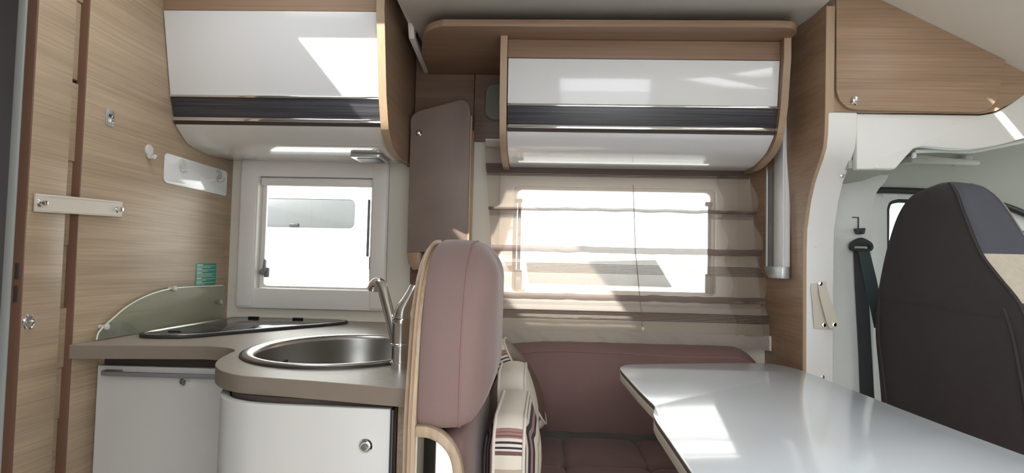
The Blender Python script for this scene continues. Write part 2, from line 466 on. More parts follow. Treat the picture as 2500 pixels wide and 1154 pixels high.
# =================================================================== THE SETTING
YB = 2.30          # living-side face of the back wall
XL = -1.129        # kitchen side of the left partition
struct(box('floor', -2.3, 2.3, -0.3, 2.34, -0.05, 0.0, 'floor_vinyl', bev=0))
W1 = (-1.022, -0.600, 1.036, 1.446)
W2 = (-0.085, 0.640, 1.045, 1.430)
struct(wall_cells('wall_back', -2.3, 0.86, 0.0, 2.1, [W1, W2], lambda u, v, s: (u, YB + 0.035 * s, v), 'wall_cream'))
struct(prism('wall_near', [(-2.3, 0.0), (-0.36, 0.0), (-0.36, 1.93), (0.75, 1.93), (0.75, 0.0), (2.3, 0.0), (2.3, 1.24), (0.86, 1.94), (0.86, 2.1), (-2.3, 2.1)],
             'Y', -0.29, -0.25, 'wall_cream'))
struct(box('trim_1', -0.405, -0.36, -0.25, -0.235, 0.0, 1.93, 'dark_gasket'))
struct(box('wall_rear', -2.34, -2.30, -0.3, 2.34, 0, 2.1, 'bathroom_grey', bev=0))
struct(wall_cells('wall_front', -0.3, 2.34, 0.0, 1.26, [(0.9, 2.15, 1.0, 1.235)], lambda u, v, s: (2.26 + 0.04 * s, u, v), 'cab_plastic'))
HATCH = (-0.96, -0.52, 1.14, 1.60)      # roof hatch over the kitchen
struct(wall_cells('ceiling', -2.34, 0.86, -0.3, 2.34, [HATCH], lambda u, v, s: (u, v, 2.04 + 0.06 * s), 'ceiling_fabric'))
# sloping ceiling of the front cap, with its roof light
CAP_S = (1.705 - 1.91) / (1.349 - 0.936)
def capz(x): return 1.91 + CAP_S * (x - 0.936)
struct(wall_cells('ceiling_cap', 0.80, 2.28, -0.3, 1.80, [(0.98, 1.10, 1.15, 1.56), (1.0, 1.5, 0.1, 0.9)],
                  lambda u, v, s: (u, v, capz(u) + 0.05 * s), 'cap_ceiling'))

# left partition and the sliding door beside it
pl = room('wall_left')
box('panel', XL - 0.022, XL, 1.522, YB, 0, 2.04, 'oak_along_depth', pl, bev=0.0008)
box('edge_band', XL - 0.0225, XL + 0.0006, 1.518, 1.523, 0, 2.04, 'edge_banding', pl, bev=0.0008)
dr = room('door_1')
box('panel', XL - 0.022, XL - 0.001, 1.364, 1.478, 0.02, 2.03, 'oak_along_depth', dr, bev=0.0008)
box('edge_band', XL - 0.023, XL - 0.0005, 1.359, 1.364, 0.02, 2.03, 'edge_banding', dr, bev=0.0008)
for z0 in (1.035, 1.085):
    box('lock_plate', XL - 0.017, XL - 0.008, 1.357, 1.360, z0, z0 + 0.036, 'dark_brown_gap', dr, bev=0.001)
pu = lathe('round_pull', [(0.0175, 0), (0.0175, 0.003), (0.0155, 0.0045), (0.0125, 0.004), (0.0125, 0.001), (0.001, 0.001)], (XL - 0.001, 1.383, 0.990), (1, 0, 0), 'chrome', dr)
box('thumb_bar', XL, XL + 0.005, 1.373, 1.393, 0.987, 0.993, 'satin_steel', dr)
ps = room('trim_2')
zs = [2.03, 1.77, 1.575, 1.565, 1.372, 1.165, 1.012, 0.868, 0.745, 0.05]
for i in range(len(zs) - 1):
    dark = (i == 2)
    box('infill_strip', XL - 0.05, XL - (0.03 if dark else 0.016 + 0.004 * (i % 3)), 1.474 + 0.006 * (i % 2), 1.53, zs[i + 1], zs[i],
        'dark_brown_gap' if dark else 'oak_along_depth', ps, bev=0.0012)
struct(box('wall_bathroom', -2.3, -1.45, 2.0, 2.04, 0, 2.04, 'bathroom_grey', bev=0))
struct(box('trim_3', XL - 0.043, XL - 0.0235, 1.355, 1.40, 0, 2.04, 'jamb_grey', bev=0.003))

# kitchen window
w = room('window_1')
x0, x1, z0, z1 = -1.0865, -0.542, 0.966, 1.506
prism('frame', rrect(x0, x1, z0, z1, 0.014), 'Y', YB - 0.022, YB, 'window_plastic', w, bev=0.004, holes=[[(W1[0], W1[2]), (W1[1], W1[2]), (W1[1], W1[3]), (W1[0], W1[3])]])
box('side_rail', x0 + 0.002, W1[0] - 0.004, YB - 0.028, YB - 0.02, z0 + 0.006, z1 - 0.006, 'window_plastic', w, bev=0.004)
box('side_rail', W1[1] + 0.004, x1 - 0.002, YB - 0.028, YB - 0.02, z0 + 0.006, z1 - 0.006, 'window_plastic', w, bev=0.004)
box('blind_bar', W1[0] + 0.002, W1[1] - 0.002, YB - 0.006, YB + 0.012, 1.414, 1.444, 'window_plastic', w, bev=0.005)
prism('sash', rrect(W1[0] + 0.001, W1[1] - 0.001, W1[2] + 0.001, W1[3] - 0.001, 0.004), 'Y', YB + 0.018, YB + 0.032, 'window_plastic', w, bev=0.002,
      holes=[rrect(W1[0] + 0.016, W1[1] - 0.012, W1[2] + 0.009, W1[3] - 0.012, 0.014)])
box('pane', W1[0] + 0.012, W1[1] - 0.008, YB + 0.023, YB + 0.027, W1[2] + 0.005, W1[3] - 0.008, 'window_glass', w, bev=0)
for (a, b_, s) in ((641, 662, 1), (907, 655, -1)):
    hx, hz = YP(a, b_, YB)
    h = prism('latch', [(hx - 0.012 * s, hz - 0.010), (hx + 0.006 * s, hz - 0.014), (hx + 0.010 * s, hz), (hx + 0.010 * s, hz + 0.042), (hx + 0.004 * s, hz + 0.046), (hx, hz + 0.012), (hx - 0.012 * s, hz + 0.002)],
              'Y', YB - 0.004, YB + 0.012, 'grey_plastic', w, bev=0.002)
    prism('latch_pad', rrect(hx + 0.006 * s - 0.006, hx + 0.006 * s + 0.012, hz - 0.022, hz + 0.014, 0.004), 'Y', YB + 0.010, YB + 0.022, 'grey_plastic', w, bev=0.002)
box('stay_arm', W1[1] - 0.022, W1[1] - 0.014, YB + 0.004, YB + 0.016, 1.16, 1.37, 'grey_plastic', w, bev=0.002)

# dinette window
w = room('window_2')
prism('frame', rrect(-0.135, 0.712, 0.985, 1.50, 0.02), 'Y', YB - 0.018, YB, 'window_plastic', w, bev=0.004, holes=[rrect(W2[0], W2[1], W2[2], W2[3], 0.02)])
prism('sash', rrect(W2[0] - 0.003, W2[1] + 0.003, W2[2] - 0.003, W2[3] + 0.003, 0.001), 'Y', YB + 0.018, YB + 0.032, 'window_plastic', w,
      holes=[rrect(W2[0] + 0.012, W2[1] - 0.012, W2[2] + 0.012, W2[3] - 0.012, 0.02)])
box('pane', W2[0] + 0.008, W2[1] - 0.008, YB + 0.023, YB + 0.027, W2[2] + 0.008, W2[3] - 0.008, 'window_glass', w, bev=0)
for sx in (-0.063, 0.622):
    tube('stay_arm', [(sx, YB + 0.008, 1.375), (sx, YB + 0.008, 1.10)], 0.006, 'grey_plastic', w, 8)
    box('stay_knob', sx - 0.016, sx + 0.010, YB + 0.002, YB + 0.016, 1.368, 1.384, 'grey_plastic', w, bev=0.003)
    box('latch', sx - 0.014, sx + 0.014, YB, YB + 0.016, 1.055, 1.125, 'grey_plastic', w, bev=0.006)

# right partition (wood), front edge swept back below shoulder height, slightly twisted
PF = [(0.0, 1.936), (0.846, 1.936), (1.20, 1.934), (1.267, 1.930), (1.35, 1.903), (1.40, 1.876), (1.43, 1.852), (1.46, 1.824), (1.49, 1.803), (1.53, 1.794), (1.60, 1.79), (1.885, 1.782)]
def pfy(z):
    for (a, ya), (b_, yb_) in zip(PF, PF[1:]):
        if a <= z <= b_: return ya + (yb_ - ya) * (z - a) / (b_ - a)
    return PF[-1][1]
def pbx(z): return 0.757 + 0.09 * max(0.0, min(1.52, 1.52 - max(z, 0.8)) if z < 1.52 else 0.0)
def px_at(z, y):
    t = (y - pfy(z)) / (YB - pfy(z))
    return 0.800 + (pbx(z) - 0.800) * max(0, min(1, t))
pr_ = room('wall_right')
zz = sorted({*[p[0] for p in PF], 0.4, 1.0, 1.1, 1.31, 1.7, 1.8})
verts, faces = [], []
NS = 10
for z in zz:
    for s in (0, 1):
        for k in range(NS + 1):
            y = pfy(z) + (YB - pfy(z)) * k / NS
            verts.append((px_at(z, y) + 0.022 * s, y, z))
row = 2 * (NS + 1)
for i in range(len(zz) - 1):
    ring = list(range(NS + 1)) + [NS + 1 + k for k in range(NS, -1, -1)]
    for a, b_ in zip(ring, ring[1:] + ring[:1]):
        faces.append((i * row + a, i * row + b_, (i + 1) * row + b_, (i + 1) * row + a))
pyd('panel', verts, faces, 'oak_warm_depth', pr_, 30)
pts = [(pfy(z) - 0.003, z) for z in zz]
prism('edge_band', pts + [(pfy(z) + 0.002, z) for z in zz[::-1]], 'X', 0.7992, 0.8225, 'oak_light_edge', pr_)

# panelling on the back wall between the two overhead lockers
pn = room('wall_panelling')
box('panel', -0.452, -0.237, YB - 0.025, YB, 1.05, 2.02, 'oak_grey_length', pn)
box('panel', -0.234, -0.095, YB - 0.025, YB, 1.588, 2.02, 'oak_grey_length', pn)
box('cover_strip', -0.239, -0.232, YB - 0.05, YB - 0.024, 1.20, 1.62, 'oak_light_edge', pn)
ov = YP(1186, 214, YB - 0.03)[0]
prism('oval_recess', rrect(ov, ov + 0.11, 1.665, 1.797, 0.035), 'Y', YB - 0.028, YB - 0.024, 'oval_recess', pn, bev=0.002)
prism('oval_rim', rrect(ov - 0.005, ov + 0.115, 1.660, 1.802, 0.04), 'Y', YB - 0.031, YB - 0.0245, 'oak_grey_length', pn, bev=0.002, holes=[rrect(ov, ov + 0.11, 1.665, 1.797, 0.035)])

# =================================================================== KITCHEN LOCKER
def locker(label, xa, xb, prof, zt, wood_top, side_left, side_right, lower_mat, bottom_end, ytop):
    """prof: (y,z) door top, band top, band bottom, then curve to the wall"""
    base = ((xa + xb) / 2, YB, 1.5)
    t = thing('overhead_locker', label, 'locker', base)
    (ya, za), (yb_, zb), (yc, zc) = prof[:3]
    curve = catmull(prof[2:], 8)
    box('carcass', xa + 0.001, xb - 0.001, yc + 0.045, YB - 0.002, zc + 0.01, zt, 'oak_along_length', t)
    box('top_rail', xa, xb, ya + 0.004, ya + 0.024, za + 0.003, zt, wood_top, t)
    d = shell('door', [(ya, za), (yb_, zb)], 0.018, 'X', xa + 0.002, xb - 0.002, 'gloss_white', t, bev=0.0015)
    shell('handle_band', [(yb_ + 0.002, zb), (yc + 0.002, zc)], 0.016, 'X', xa + 0.002, xb - 0.002, 'brushed_dark', t, bev=0.001)
    box('chrome_trim', xa + 0.002, xb - 0.002, yb_ - 0.004, yb_ + 0.008, zb - 0.005, zb + 0.002, 'chrome', t, bev=0.001)
    box('chrome_trim', xa + 0.001, xb + 0.001, yc - 0.008, yc + 0.012, zc - 0.006, zc + 0.005, 'chrome', t, bev=0.002)
    box('grip_gap', xa + 0.002, xb - 0.002, yc + 0.004, yc + 0.03, zc - 0.014, zc - 0.004, 'dark_brown_gap', t, bev=0)
    low = [(y + 0.008, z - 0.010) for y, z in curve]
    shell('curved_base', low, 0.012, 'X', xa + 0.001, xb - 0.001, lower_mat, t, smooth=50)
    f = [(ya - 0.026, zt), (ya - 0.026, za), (yb_ - 0.022, zb), (yc - 0.018, zc)] + [(y - 0.010, z - 0.020) for y, z in curve[2:]]
    f = [p for p in f if p[0] < YB - 0.003] + [(YB - 0.002, bottom_end)]
    for a0, a1 in [s for s in (side_left, side_right) if s]:
        prism('end_panel', f + [(YB - 0.002, zt)], 'X', a0, a1, 'oak_shaded_depth', t, bev=0.0015)
        e_ = [(y - 0.0005, z) for y, z in f[:-1]]
        prism('edge_band', [(y, z) for y, z in e_] + [(y + 0.002, z + 0.001) for y, z in e_[::-1]], 'X', a0 - 0.0004, a1 + 0.0004, 'oak_light_edge', t)
    return t
KP = [(1.822, 1.877), (1.876, 1.635), (1.901, 1.568), (1.925, 1.548), (1.982, 1.517), (2.06, 1.507), (2.137, 1.505), (2.298, 1.515)]
locker('kitchen overhead locker with tall white door and dark grey handle band', XL + 0.001, -0.479, KP, 2.038, 'oak_warm_length', None, (-0.478, -0.455), 'gloss_cream', 1.490, 1.8)
DP = [(1.900, 1.766), (1.935, 1.578), (1.945, 1.563), (1.965, 1.545), (2.02, 1.513), (2.08, 1.495), (2.15, 1.488), (2.298, 1.492)]
DP = [(1.900, 1.768), (1.918, 1.632), (1.937, 1.568), (1.958, 1.548), (2.01, 1.520), (2.08, 1.504), (2.15, 1.496), (2.298, 1.498)]
dl = locker('dinette overhead locker above the sheer blind, white door with black band', -0.0985, 0.7185, DP, 1.828, 'oak_shaded_length', (-0.119, -0.099), (0.719, 0.739), 'gloss_white', 1.470, 1.8)

# lamp under the kitchen locker
lp = thing('under_locker_lamp', 'small rectangular grey lamp under the kitchen locker', 'lamp', (-0.53, 2.1, 1.49))
lx0, lx1, ly0, ly1 = -0.620, -0.512, 2.050, 2.170
prism('body', rrect(lx0, lx1, ly0, ly1, 0.016), 'Z', 1.484, 1.4965, 'hook_silver', lp, bev=0.003)
prism('lens', rrect(lx0 + 0.02, lx1 - 0.014, ly0 + 0.014, ly1 - 0.014, 0.010), 'Z', 1.481, 1.4845, 'grey_plastic', lp, bev=0.001)

# shelf board over the dinette locker
sh = [(0.735, 1.83), (0.745, 1.86), (0.745, YB - 0.002), (-0.405, YB - 0.002), (-0.395, 2.0)]
sh = catmull([(-0.390, 2.05), (-0.365, 1.93), (-0.335, 1.845), (-0.285, 1.805)], 6) + [(0.67, 1.795)] + catmull([(0.69, 1.796), (0.725, 1.808), (0.742, 1.84)], 6) + [(0.742, YB - 0.026), (-0.405, YB - 0.026)]
sb = prism('shelf_board', sh, 'Z', 1.829, 1.850, 'oak_shaded_length', bev=0.002)
tag(sb, 'long oak shelf board with rounded ends running over the dinette locker', 'shelf')

# drop-down bed above the dinette
bd = thing('drop_down_bed', 'underside of the raised bed, pale grey panel above the dinette', 'bed', (0.2, 1.0, 1.88))
box('base_panel', -0.402, 0.795, -0.20, 2.27, 1.888, 1.93, 'ceiling_fabric', bd)
trm = [(-0.2, 1.915), (1.65, 1.912), (1.966, 1.900), (1.990, 1.858), (2.272, 1.833)]
prism('side_trim', trm + [(2.272, 1.85), (2.01, 1.875), (2.0, 2.03), (-0.2, 2.03)], 'X', -0.422, -0.403, 'window_plastic', bd, bev=0.003)

# =================================================================== SMALL THINGS ON THE LEFT PARTITION
st = thing('leather_strap', 'cream leather strap buttoned across the sliding door', 'strap', (XL, 1.53, 1.22))
ya, za = XP(80, 494, XL); yb_, zb = XP(294, 511, XL)
n = 14; vv = []
prof = [(ya - 0.002 + (yb_ - ya) * k / n, za + (zb - za) * k / n, 0.004 + 0.010 * math.sin(math.pi * k / n)) for k in range(n + 1)]
for y, z, o in prof:
    hw = 0.0205 if y < yb_ - 0.01 else 0.020
    for dx, dz in ((0, -hw), (0.003, -hw), (0.003, hw), (0, hw)): vv.append((XL + o + dx, y, z + dz))
ff = [(4 * k + a, 4 * k + (a + 1) % 4, 4 * k + 4 + (a + 1) % 4, 4 * k + 4 + a) for k in range(n) for a in range(4)] + [(3, 2, 1, 0), (4 * n, 4 * n + 1, 4 * n + 2, 4 * n + 3)]
pyd('strap', vv, ff, 'strap_leather', st, 30)
for s in (-1, 1):
    tube('stitching', [(XL + o + 0.0034, y, z + s * 0.0165) for y, z, o in prof], 0.0007, 'cream_cotton', st, 6)
for (px_, py_) in ((97, 495), (285, 511)):
    y, z = XP(px_, py_, XL + 0.008)
    lathe('snap_button', [(0.009, 0), (0.0095, 0.003), (0.006, 0.006), (0.0055, 0.010), (0.0065, 0.014), (0.005, 0.018), (0.001, 0.0185)], (XL + 0.006, y, z), (1, 0, 0), 'chrome', st, 18)
# keyhole plate
y, z = XP(267, 288, XL)
kp = thing('catch_plate', 'small metal catch plate high on the wood partition', 'plate', (XL, y, z))
prism('plate', rrect(y - 0.016, y + 0.016, z - 0.020, z + 0.022, 0.004), 'X', XL, XL + 0.0025, 'hook_silver', kp, bev=0.0006)
box('slot', XL + 0.0025, XL + 0.003, y - 0.006, y + 0.006, z + 0.002, z + 0.010, 'dark_gasket', kp, bev=0)
box('tongue', XL + 0.0025, XL + 0.008, y - 0.001, y + 0.007, z - 0.012, z + 0.006, 'chrome', kp, bev=0.001)
def hook(y, z, mat, label, x=XL):
    h = thing('coat_hook', label, 'hook', (x, y, z))
    lathe('round_plate', [(0.017, 0), (0.017, 0.004), (0.015, 0.006), (0.001, 0.0062)], (x, y, z + 0.006), (1, 0, 0), mat, h, 24)
    prism('prong', [(x, z - 0.012), (x + 0.006, z - 0.020), (x + 0.018, z - 0.018), (x + 0.024, z - 0.006), (x + 0.020, z - 0.006), (x + 0.014, z - 0.012), (x + 0.006, z - 0.010), (x, z)], 'Y', y - 0.008, y + 0.008, mat, h, bev=0.0015)
    return h
hook(*XP(362, 372, XL), 'matt_white', 'pale coat hook alone on bare wood, left of the white plate')
pb = prism('hook_backplate', [(y_, z_) for y_, z_ in rrect(1.866, 2.252, 1.367, 1.457, 0.014)], 'X', XL, XL + 0.004, 'gloss_white', bev=0.001)
tag(pb, 'white rounded plastic plate carrying two hooks on the partition', 'plate')
hook(*XP(444, 405, XL + 0.004), 'matt_white', 'white coat hook, left one on the white plate', XL + 0.004)
hook(*XP(533, 430, XL + 0.004), 'hook_silver', 'grey metal coat hook, right one on the white plate', XL + 0.004)
# green safety sticker with its printed lines
stk = thing('safety_sticker', 'green safety sticker with white printed lines beside the kitchen window', 'sticker', (XL, 2.14, 1.09))
prism('sheet', rrect(2.072, 2.206, 1.049, 1.124, 0.004), 'X', XL, XL + 0.0008, 'sticker_green', stk)
zl = 1.119
for k, (w_, th) in enumerate([(0.035, 2), (0.118, 1), (0.085, 1), (0.03, 2), (0.118, 1), (0.07, 1), (0.032, 2), (0.118, 1), (0.10, 1), (0.118, 1), (0.03, 2), (0.118, 1), (0.06, 1), (0.034, 2), (0.118, 1), (0.05, 1)]):
    box('printed_line', XL + 0.0008, XL + 0.0011, 2.080, 2.080 + w_, zl - 0.0011 * th, zl, 'print_white', stk, bev=0)
    zl -= 0.0046 if th == 1 else 0.0040
y, z = XP(553, 618, XL)
cp = lathe('screw_cap', [(0.013, 0), (0.013, 0.0015), (0.011, 0.003), (0.001, 0.0032)], (XL, min(y, 2.28), z), (1, 0, 0), 'oak_light_edge')
tag(cp, 'round wooden screw cap in the corner beside the kitchen window', 'cap')
# glass splash guard
sg = thing('splash_guard', 'curved clear glass splash guard standing on the worktop by the hob', 'splash guard', (XL, 1.9, 0.923))
XG = XL + 0.016
crv = [XP(a, b_, XG) for a, b_ in ((238, 829), (243, 812), (256, 797), (280, 775), (310, 750), (345, 729), (385, 713), (425, 704), (470, 700), (520, 698))]
crv = catmull(crv, 5)
top = crv[-1][1]
ol = [(y, max(z, 0.9245)) for y, z in crv] + [(2.232, top), (2.245, top - 0.01), (2.248, 0.9245)]
prism('pane', ol, 'X', XG - 0.005, XG, 'splash_glass', sg, bev=0.0008)
plain('glass_edge', (0.70, 0.80, 0.66), 0.25, var=0.02)
tube('polished_edge', [(XG - 0.0025, y, z) for y, z in ol[:-1]], 0.0022, 'glass_edge', sg, 6)
for a, b_ in ((257, 797), (424, 704), (537, 737)):
    y, z = XP(a, b_, XG)
    lathe('holding_pin', [(0.005, 0), (0.005, 0.016), (0.008, 0.017), (0.0085, 0.022), (0.007, 0.024), (0.001, 0.0245)], (XL, y, z), (1, 0, 0), 'hook_silver' if a > 500 else 'matt_white', sg, 16)

# =================================================================== WORKTOP, HOB, SINK, TAP
ZT = 0.923
front = [ZP(a, b_, ZT) for a, b_ in ((500, 844), (545, 847), (568, 851), (574, 856), (557, 864), (537, 875), (526, 887), (530, 897), (545, 906), (583, 915), (640, 920))]
front = catmull(front, 6)
yl = 1.512
SCX, SCY, SRX, SRY = -0.462, 1.555, 0.224, 0.286
outer = [(XL + 0.001, yl), (front[0][0], front[0][1])] + front[1:] + [ZP(780, 930, ZT), (-0.217, 1.105), (-0.217, YB - 0.002), (XL + 0.001, YB - 0.002)]
ell = lambda rx, ry, n=48: [(SCX + rx * math.cos(2 * math.pi * k / n), SCY + ry * math.sin(2 * math.pi * k / n)) for k in range(n)]
wt = thing('kitchen_worktop', 'taupe laminate worktop with S-curved front edge around the sink', 'worktop', (-0.7, 1.9, 0.89))
prism('slab', outer, 'Z', ZT - 0.033, ZT - 0.0012, 'worktop_edge', wt, holes=[ell(SRX - 0.012, SRY - 0.012)])
prism('top_surface', outer, 'Z', ZT - 0.0012, ZT, 'worktop_laminate', wt, holes=[ell(SRX - 0.012, SRY - 0.012)])
box('wall_strip', XL + 0.012, -0.45, YB - 0.012, YB - 0.001, ZT, ZT + 0.010, 'wall_cream', wt, bev=0.003)
hb = thing('glass_lid_hob', 'black glass-topped hob with rubber rim in the worktop corner', 'hob', (-0.9, 2.0, ZT))
ho = catmull([(-1.083, 2.10), (-1.086, 1.80), (-1.078, 1.71), (-1.045, 1.672), (-0.985, 1.672), (-0.925, 1.705), (-0.86, 1.82), (-0.775, 1.97), (-0.70, 2.09), (-0.655, 2.19), (-0.67, 2.245), (-0.73, 2.262), (-0.9, 2.264), (-1.05, 2.262), (-1.083, 2.24)], 6, True)
def inset(poly, k):
    cx = sum(p[0] for p in poly) / len(poly); cy = sum(p[1] for p in poly) / len(poly)
    return [(cx + (p[0] - cx) * k, cy + (p[1] - cy) * k) for p in poly]
prism('rubber_rim', ho, 'Z', ZT, ZT + 0.010, 'dark_gasket', hb, bev=0.003, holes=[inset(ho, 0.955)])
prism('steel_rim', inset(ho, 0.968), 'Z', ZT + 0.001, ZT + 0.0112, 'satin_steel', hb, bev=0.001, holes=[inset(ho, 0.948)])
prism('glass_lid', inset(ho, 0.949), 'Z', ZT + 0.001, ZT + 0.0105, 'black_glass', hb, bev=0.001)
for hx, hy in ((-1.0, 2.235), (-0.84, 2.235), (-1.0, 1.745)):
    box('lid_hinge', hx - 0.018, hx + 0.018, hy - 0.008, hy + 0.008, ZT + 0.0105, ZT + 0.0145, 'black_plastic', hb, bev=0.002)
sk = thing('oval_sink', 'oval stainless steel sink set in the worktop', 'sink', (SCX, SCY, ZT))
def ring(name, prof, mat, parent, n=56):
    verts, faces = [], []
    for dr_, z in prof:
        for k in range(n):
            a = 2 * math.pi * k / n
            verts.append((SCX + (SRX + dr_) * math.cos(a), SCY + (SRY + dr_) * math.sin(a), z))
    for i in range(len(prof) - 1):
        for k in range(n):
            a, b_ = i * n + k, i * n + (k + 1) % n
            faces.append((a, b_, b_ + n, a + n))
    return verts, faces, n
v_, f_, n_ = ring('rim', [(0.0005, ZT + 0.0005), (0.0, ZT + 0.006), (-0.004, ZT + 0.009), (-0.018, ZT + 0.008), (-0.024, ZT + 0.003), (-0.026, ZT - 0.004), (-0.016, ZT - 0.004), (-0.012, ZT + 0.0005)], 'chrome', sk)
pyd('rim', v_, f_ + [(7 * n_ + k, 7 * n_ + (k + 1) % n_, (k + 1) % n_, k) for k in range(n_)], 'satin_steel', sk, 50)
v_, f_, n_ = ring('seal', [(0.006, ZT), (0.005, ZT + 0.004), (0.001, ZT + 0.0055), (0.0, ZT)], 'dark_gasket', sk)
pyd('seal', v_, f_, 'dark_gasket', sk, 50)
v_, f_, n_ = ring('bowl', [(-0.0265, ZT - 0.004), (-0.028, ZT - 0.03), (-0.034, ZT - 0.10), (-0.05, ZT - 0.14), (-0.08, ZT - 0.155), (-0.18, ZT - 0.158)], 'brushed_steel', sk)
pyd('bowl', v_, f_ + [tuple(range(5 * n_, 6 * n_))], 'brushed_steel', sk, 50)
tp = thing('kitchen_tap', 'chrome single-lever kitchen tap beside the sink', 'tap', (-0.272, 1.315, ZT))
tx, ty = -0.276, 1.315
lathe('base_ring', [(0.021, 0), (0.021, 0.012), (0.0195, 0.014)], (tx, ty, ZT), (0, 0, 1), 'chrome', tp)
lathe('body', [(0.0185, 0.014), (0.0185, 0.090), (0.0195, 0.092), (0.0195, 0.100), (0.017, 0.102)], (tx, ty, ZT), (0, 0, 1), 'chrome', tp)
lathe('collar', [(0.0195, 0.046), (0.0205, 0.047), (0.0205, 0.050), (0.0195, 0.051)], (tx, ty, ZT), (0, 0, 1), 'chrome', tp)
sp = [(tx - 0.006, ty + 0.006, ZT + 0.04), (tx - 0.030, ty + 0.025, ZT + 0.105), (tx - 0.052, ty + 0.045, ZT + 0.160), (tx - 0.064, ty + 0.055, ZT + 0.172), (tx - 0.076, ty + 0.066, ZT + 0.168), (tx - 0.080, ty + 0.070, ZT + 0.156)]
tube('spout', catmull(sp, 7), [0.0125] * 8 + [0.012] * 29, 'chrome', tp, 16)
lv = [(tx, ty, ZT + 0.100), (tx + 0.002, ty + 0.003, ZT + 0.118), (tx + 0.012, ty + 0.010, ZT + 0.142), (tx + 0.022, ty + 0.018, ZT + 0.168)]
lvp = catmull(lv, 6)
tube('lever', lvp, [0.0205 - 0.0100 * min(1, (k / len(lvp)) * 1.25) for k in range(len(lvp))], 'chrome', tp, 16)

# base cabinets
bc = thing('drawer_cabinet', 'white-fronted base cabinet with bar handle under the hob', 'cabinet', (-0.85, 1.9, 0))
box('carcass', XL + 0.024, -0.70, 1.63, 2.28, 0.06, 0.885, 'oak_grey_length', bc)
box('shadow_rail', XL + 0.022, -0.672, 1.612, 1.632, 0.862, 0.889, 'dark_brown_gap', bc, bev=0)
fr_ = box('front', XL + 0.018, -0.672, 1.592, 1.612, 0.12, 0.862, 'matt_white', bc, bev=0.002)
xa, za = YP(268, 913, 1.55)
bx0 = -1.088
prism('bar_handle', [(bx0 + 0.002, 1.586), (bx0 + 0.004, 1.566), (bx0 + 0.030, 1.556), (-0.70, 1.556), (-0.70, 1.563), (bx0 + 0.034, 1.565), (bx0 + 0.044, 1.592), (bx0, 1.592)], 'Z', 0.842, 0.853, 'grey_plastic', fr_, bev=0.001)
lx, lz = YP(453, 927, 1.59)
lathe('lock_button', [(0.012, 0), (0.012, 0.004), (0.009, 0.010), (0.009, 0.016), (0.006, 0.019), (0.001, 0.0195)], (lx, 1.592, lz - 0.003), (0, -1, 0), 'chrome', fr_, 22)
box('side_filler', XL + 0.001, XL + 0.016, 1.62, 2.28, 0.0, 0.888, 'oak_along_depth', bc)
rc = thing('round_sink_cabinet', 'white curved cabinet with push lock under the sink', 'cabinet', (-0.42, 1.4, 0))
plan = catmull([(-0.655, 1.60), (-0.650, 1.45), (-0.632, 1.30), (-0.592, 1.195), (-0.535, 1.150), (-0.47, 1.136), (-0.40, 1.134)], 6) + [(-0.252, 1.134)]
cdoor = shell('curved_door', plan, 0.018, 'Z', 0.10, 0.880, 'matt_white', rc, bev=0.002, smooth=50)
innr = offset_line(plan, 0.030)
prism('body', innr + [(-0.252, 2.2), (-0.62, 2.2)], 'Z', 0.06, ZT - 0.20, 'dark_brown_gap', rc)
shell('top_gap_rail', offset_line(plan, 0.020), 0.012, 'Z', 0.80, 0.889, 'dark_brown_gap', rc)
box('black_edge', -0.2515, -0.246, 1.128, 1.16, 0.10, 0.880, 'black_plastic', rc, bev=0.001)
box('end_post', -0.2455, -0.2175, 1.16, 2.2, 0.0, 0.889, 'oak_along_depth', rc)
lx, lz = YP(893, 1087, 1.134)
lathe('push_lock', [(0.0125, 0), (0.0125, 0.003), (0.010, 0.006), (0.008, 0.004), (0.008, 0.010), (0.006, 0.013), (0.001, 0.0135)], (lx, 1.1345, lz), (0, -1, 0), 'chrome', cdoor, 22)

# brown flap board hanging by the panelling
fb = thing('flap_board', 'brown stone-look worktop flap hanging upright beside the dinette', 'board', (-0.34, 2.2, 1.2))
fo = catmull([(-0.449, 1.60), (-0.450, 1.64), (-0.440, 1.662), (-0.415, 1.676)], 5) + catmull([(-0.30, 1.709), (-0.272, 1.715), (-0.250, 1.704), (-0.240, 1.675)], 5) + [(-0.238, 1.19), (-0.449, 1.176)]
prism('board', fo, 'Y', 2.195, 2.215, 'flap_laminate', fb, bev=0.0015)
box('edge_strip', -0.2385, -0.2330, 2.193, 2.216, 1.19, 1.66, 'oak_light_edge', fb, bev=0.0008)
lathe('stud', [(0.011, 0), (0.011, 0.003), (0.006, 0.006), (0.006, 0.014), (0.001, 0.015)], (*[YP(1023, 325, 2.195)[0]], 2.195, YP(1023, 325, 2.195)[1]), (0, -1, 0), 'chrome', fb, 18)
prism('bracket', [(-0.448, 1.176), (-0.40, 1.179), (-0.40, 1.12), (-0.425, 1.115), (-0.443, 1.14)], 'Y', 2.19, 2.27, 'oak_warm_depth', fb, bev=0.003)

# =================================================================== DINETTE
DX0, DX1 = -0.216, -0.196
bn = thing('dinette_bench', 'wood-sided bench end with arched mirror dividing kitchen from dinette', 'bench', (-0.2, 1.5, 0))
def dpt(a, b_): return XP(a, b_, DX0)
dprof = catmull([(1.070, 0.0), (1.070, 0.75), (1.0705, 0.88), (1.090, 0.99), dpt(1001, 790), dpt(1007, 735), dpt(1018, 672), dpt(1030, 630), dpt(1046, 602), (1.36, 1.181)], 6)
prism('side_panel', dprof + [(1.70, 1.181), (1.715, 0.955), (2.26, 0.955), (2.26, 0.0)], 'X', DX0, DX1, 'oak_upright', bn, bev=0.0012)
inner_edge = [(y - 0.001, z) for y, z in dprof]
tube('edge_lip', [((DX0 + DX1) / 2, y - 0.001, z) for y, z in dprof[6:]], 0.011, 'oak_light_edge', bn, 8, flat=(0.35, 1.0))
